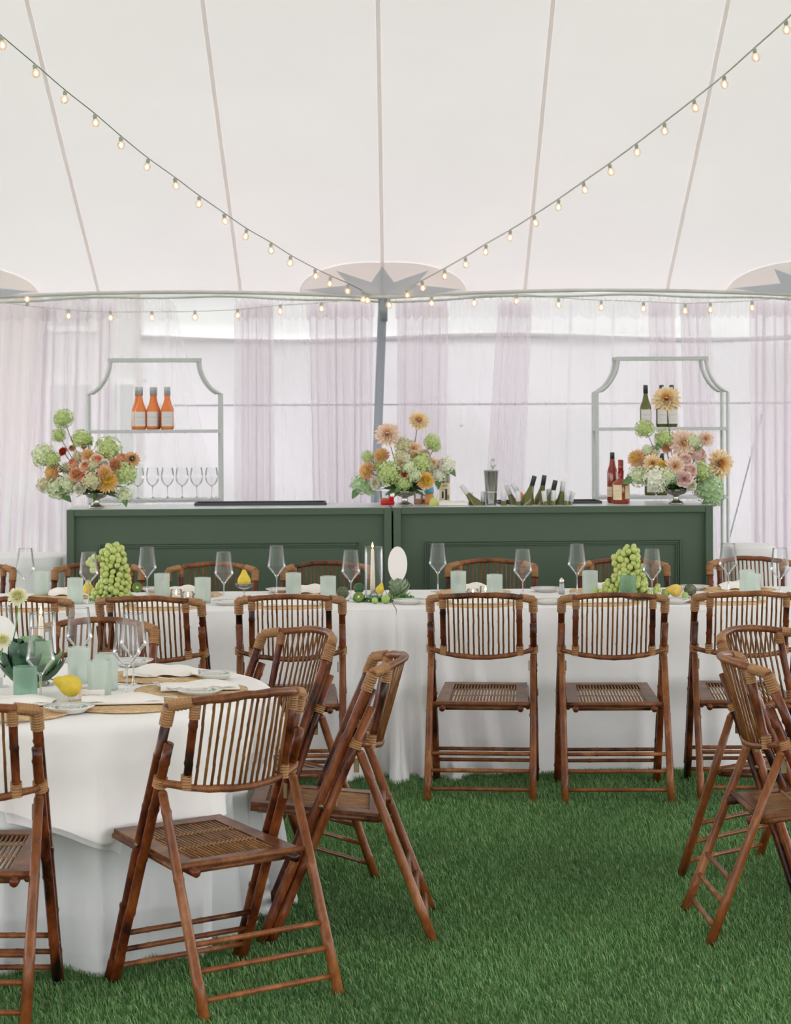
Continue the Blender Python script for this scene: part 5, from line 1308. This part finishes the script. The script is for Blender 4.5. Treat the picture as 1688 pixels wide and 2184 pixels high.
# round fruit
def fruit(name, u, v, r, mat, label, cat, lift=0, sc=(1, 1, 1)):
    D = onplane(u, v, TZ).y; c = atdepth(u, v, D); p = onplane(u, v + r * .7, TZ)
    R = r * p.y / F; mb = MB(); mb.ball((0, 0, 0), R, 16, 10, sc)
    o = thing(name, label, cat, (p.x, p.y, TZ + R * sc[2] + lift)); part('skin', mb, M[mat], o); mb = MB(); mb.tube([(0, 0, R * sc[2] * .96), (0.001, 0, R * sc[2] * 1.1)], .0016, 6); part('stalk', mb, M['stem_brown'], o)
    return o
fruit('avocado', 766, 1267, 12, 'avocado', 'dark green avocado behind the halved kiwi', 'avocado', lift=.022, sc=(1, 1, .95))
fruit('lime', 823, 1281, 9.5, 'lime', 'small light green fruit before the large artichoke', 'fruit')
fruit('lime', 800, 1283, 7, 'lime', 'small green fruit at the foot of the tall candle', 'fruit')
fruit('lime', 837, 1270, 9, 'lime', 'green fruit tucked under the left side of the large artichoke', 'fruit')
fruit('lime', 1462, 1272, 7.5, 'lime', 'small green sprout left of the small dark artichoke', 'fruit')
fruit('lime', 1272, 1268, 11, 'lime', 'round green fruit at the left foot of the right grape pile', 'fruit')
fruit('lime', 1420, 1268, 9, 'lime', 'round green fruit between the right grapes and the yellow pear', 'fruit')
pear(onplane(808, 1280, TZ) + Vector((0, .04, .028)), 'small yellow pear behind the tall candle', rot=(.2, .3, 0), s=.68)
# artichokes
def artichoke(loc, R, label, mat, rot=(0, 0, 0), seed=0):
    root = thing('artichoke', label, 'artichoke', loc); root.rotation_euler = rot; rnd = random.Random(seed)
    rows = 8
    for i in range(rows):
        t = i / (rows - 1); el = math.radians(-55 + 135 * t); n = int(4 + 8 * math.cos(el * .8))
        for j in range(n):
            a = 2 * PI * (j + .5 * (i % 2)) / n + rnd.uniform(-.05, .05); ra = Vector((math.cos(a), math.sin(a), 0))
            nrm = ra * math.cos(el) + Vector((0, 0, 1)) * math.sin(el) * 1.05; d = -ra * math.sin(el) + Vector((0, 0, 1)) * math.cos(el) + nrm * .30
            mb = MB(); mb.petal(nrm * R * .80, d, nrm, R * .72, R * .78, curl=-.7, cup=-.25, nu=4, nv=5, tip=.18, wide=.8)
            part('scale', mb, M[mat], root)
    mb = MB(); mb.ball((0, 0, 0), R * .82, 14, 9); part('core', mb, M[mat], root)
    mb = MB(); mb.tube([(0, 0, -R * .7), (0, 0, -R * 1.5)], R * .2, 8); part('stalk', mb, M[mat], root)
p = onplane(852, 1279, TZ); artichoke((p.x, p.y + .05, TZ + .056), .054, 'large green artichoke leaning before the white oval card', 'artichoke', (0.25, -.6, 0), 1)
p = onplane(730, 1280, TZ); artichoke((p.x, p.y + .01, TZ + .035), .032, 'small artichoke left of the halved kiwi', 'artichoke_dk', (.3, .8, 0), 2)
p = onplane(1473, 1274, TZ); artichoke((p.x, p.y, TZ + .034), .031, 'small dark artichoke right of the yellow pear', 'artichoke_dk', (.4, -.3, 0), 3)
# loose herbs
def herbs(u, v, w_, n, label, seed):
    p = onplane(u, v, TZ); rnd = random.Random(seed); mb = MB()
    for i in range(n):
        o = Vector((rnd.uniform(-w_, w_), rnd.uniform(-.03, .03), .002)); d = Vector((rnd.uniform(-1, 1), rnd.uniform(-1, 0), rnd.uniform(.1, 1.2))).normalized()
        mb.petal(o, d, (0, -.3, 1), rnd.uniform(.02, .045), rnd.uniform(.008, .018), curl=rnd.uniform(-1, .5), nu=3, nv=4, ruf=.001)
    tag(part('herb_sprigs', mb, M['fern'], loc=p), label, 'herbs')
herbs(815, 1284, .055, 90, 'bright green herb sprigs at the foot of the tall candle', 1)
herbs(775, 1284, .04, 40, 'green herb sprigs around the halved kiwi', 2)
herbs(862, 1280, .045, 50, 'green leaves below the large artichoke', 3)
herbs(1330, 1281, .12, 80, 'green leaves at the foot of the right grape pile', 4)
herbs(245, 1284, .12, 60, 'green leaves at the foot of the left grape pile', 5)
# cabbage
cb = onplane(58, 1490, TZ) + Vector((-.0, .07, .09))
t = thing('cabbage', 'leafy dark green cabbage on the round table', 'cabbage', cb); rnd = random.Random(8)
mb = MB(); mb.ball((0, 0, 0), .07, 18, 10); part('heart', mb, M['cabbage_core'], t)
for i, (el, n, lift) in enumerate(((-50, 5, .3), (-25, 6, .55), (0, 7, .5), (28, 6, .25), (58, 4, .1))):
    for j in range(n):
        a = 2 * PI * (j + .5 * (i % 2)) / n + rnd.uniform(-.12, .12); e = math.radians(el); ra = Vector((math.cos(a), math.sin(a), 0))
        nrm = ra * math.cos(e) + Vector((0, 0, 1)) * math.sin(e); d = -ra * math.sin(e) + Vector((0, 0, 1)) * math.cos(e) + nrm * (.25 + lift)
        mb = MB(); mb.petal(nrm * .066 - d.normalized() * .03, d, -nrm, rnd.uniform(.10, .125), rnd.uniform(.115, .145), curl=.9, cup=.18, nu=13, nv=11, tip=.72, ruf=.0022, wide=.42)
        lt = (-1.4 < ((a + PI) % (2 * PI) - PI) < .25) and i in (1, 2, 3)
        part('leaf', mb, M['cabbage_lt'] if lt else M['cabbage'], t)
# ivory dahlias on the round table
for u, v, r, s_, lb in ((38, 1273, 21, 1, 'ivory dahlia on a thin stem above the oval card'), (6, 1366, 18, 2, 'ivory dahlia before the oval card at the left edge')):
    D = 7.22 if s_ == 1 else 7.05; c = atdepth(u, v, D); R = r * D / F * 1.1
    root = thing('dahlia_stem', lb, 'flower', (c.x, c.y, c.z)); face = Vector((.1, -.6, .5)).normalized()
    o = part('flower_head', None, None, root, mesh=fmesh('b', 'da_white', 0)); o.rotation_mode = 'QUATERNION'; o.rotation_quaternion = face.to_track_quat('Z', 'Y'); o.scale = (R, R, R * .8)
    b0 = Vector((-.05, .02, TZ - c.z + .05)); mb = MB(); mb.tube([Vector((0, .01, -R * .3)), Vector((-.01, .015, b0.z * .4)), b0], .0022, 6); part('stem', mb, M['fern'], root)
# round table settings
for u, v, lb in ((272, 1503, 'round straw charger nearest on the round table, left of the nearest chair back'), (408, 1474, 'round straw charger beyond the nearest chair back'), (340, 1443, 'round straw charger on the far right of the round table'), (20, 1521, 'round straw charger behind the leftmost chair back')):
    CHG.put(lb, onplane(u, v, TZ + .004) , 0, 'straw chargers on the round table')
for u, v, rz, k, lb in ((262, 1497, .12, 'f', 'ivory napkin folded flat on the nearest charger'), (424, 1468, .18, 'f', 'ivory napkin rolled on the charger beyond the nearest chair'), (345, 1440, .05, 'p', 'puffed ivory napkin on the far charger of the round table'), (30, 1500, 0, 'f', 'ivory napkin behind the leftmost chair back')):
    (NPF if k == 'f' else NPP).put(lb, onplane(u, v, TZ + .012), rz, 'napkins on the round table', scale=(1.0, 1.0, 1.1) if k == 'f' else (1.3, 1.2, .9))
for u, v, lb in ((148, 1519, 'small leaf-patterned plate nearest on the round table'), (425, 1483, 'small leaf-patterned plate half hidden by the nearest chair back'), (456, 1447, 'small leaf-patterned plate at the right edge of the round table'), (281, 1419, 'small leaf-patterned plate behind the overlapping wine glasses')):
    PLT.put(lb, onplane(u, v, TZ + .004), random.uniform(0, 6), 'leaf-patterned plates on the round table')
for u, v, rz, lb in ((148, 1500, .1, 'silver fork with tines over the nearest leaf plate'), (352, 1468, .5, 'silver fork resting on the rolled napkin'), (330, 1447, .9, 'silver fork beside the puffed napkin')):
    FK.put(lb, onplane(u, v, TZ + .02), rz, 'forks on the round table')
for u, v, rz, lb in ((315, 1489, 1.4, 'silver knife before the charger beyond the nearest chair'), (300, 1463, 1.5, 'silver knife on the far charger of the round table'), (110, 1508, .6, 'silver knife left of the nearest leaf plate')):
    KN.put(lb, onplane(u, v, TZ + .012), rz, 'knives on the round table')
def place_card(u, v, w_, h, label, rz=0.0):
    p = onplane(u, v, TZ + .002); o = thing('place_card', label, 'card', p, rz)
    mb = MB(); mb.add([(-w_ / 2, 0, 0), (w_ / 2, 0, 0), (w_ / 2, .012, h), (-w_ / 2, .012, h), (-w_ / 2, .026, 0), (w_ / 2, .026, 0)], [(0, 1, 2, 3), (3, 2, 5, 4)]); part('folded_card', mb, M['card'], o, smooth=False)
    mb = MB(); mb.tube([(-w_ * .32 + w_ * .64 * i / 30, -.0005 + .012 * .45 + 0, h * .45 + .0035 * math.sin(i * 1.9) * (1 + .5 * math.sin(i * .7))) for i in range(31)], .0006, 4); part('handwriting', mb, M['ink'], o)
place_card(195, 1493, .085, .032, 'white tented place card before the tumblers on the round table', .1)
place_card(18, 1506, .085, .032, 'white tented place card at the left edge of the round table', -.05)
place_card(183, 1474, .04, .02, 'tiny white card tucked behind the yellow pear', .2)
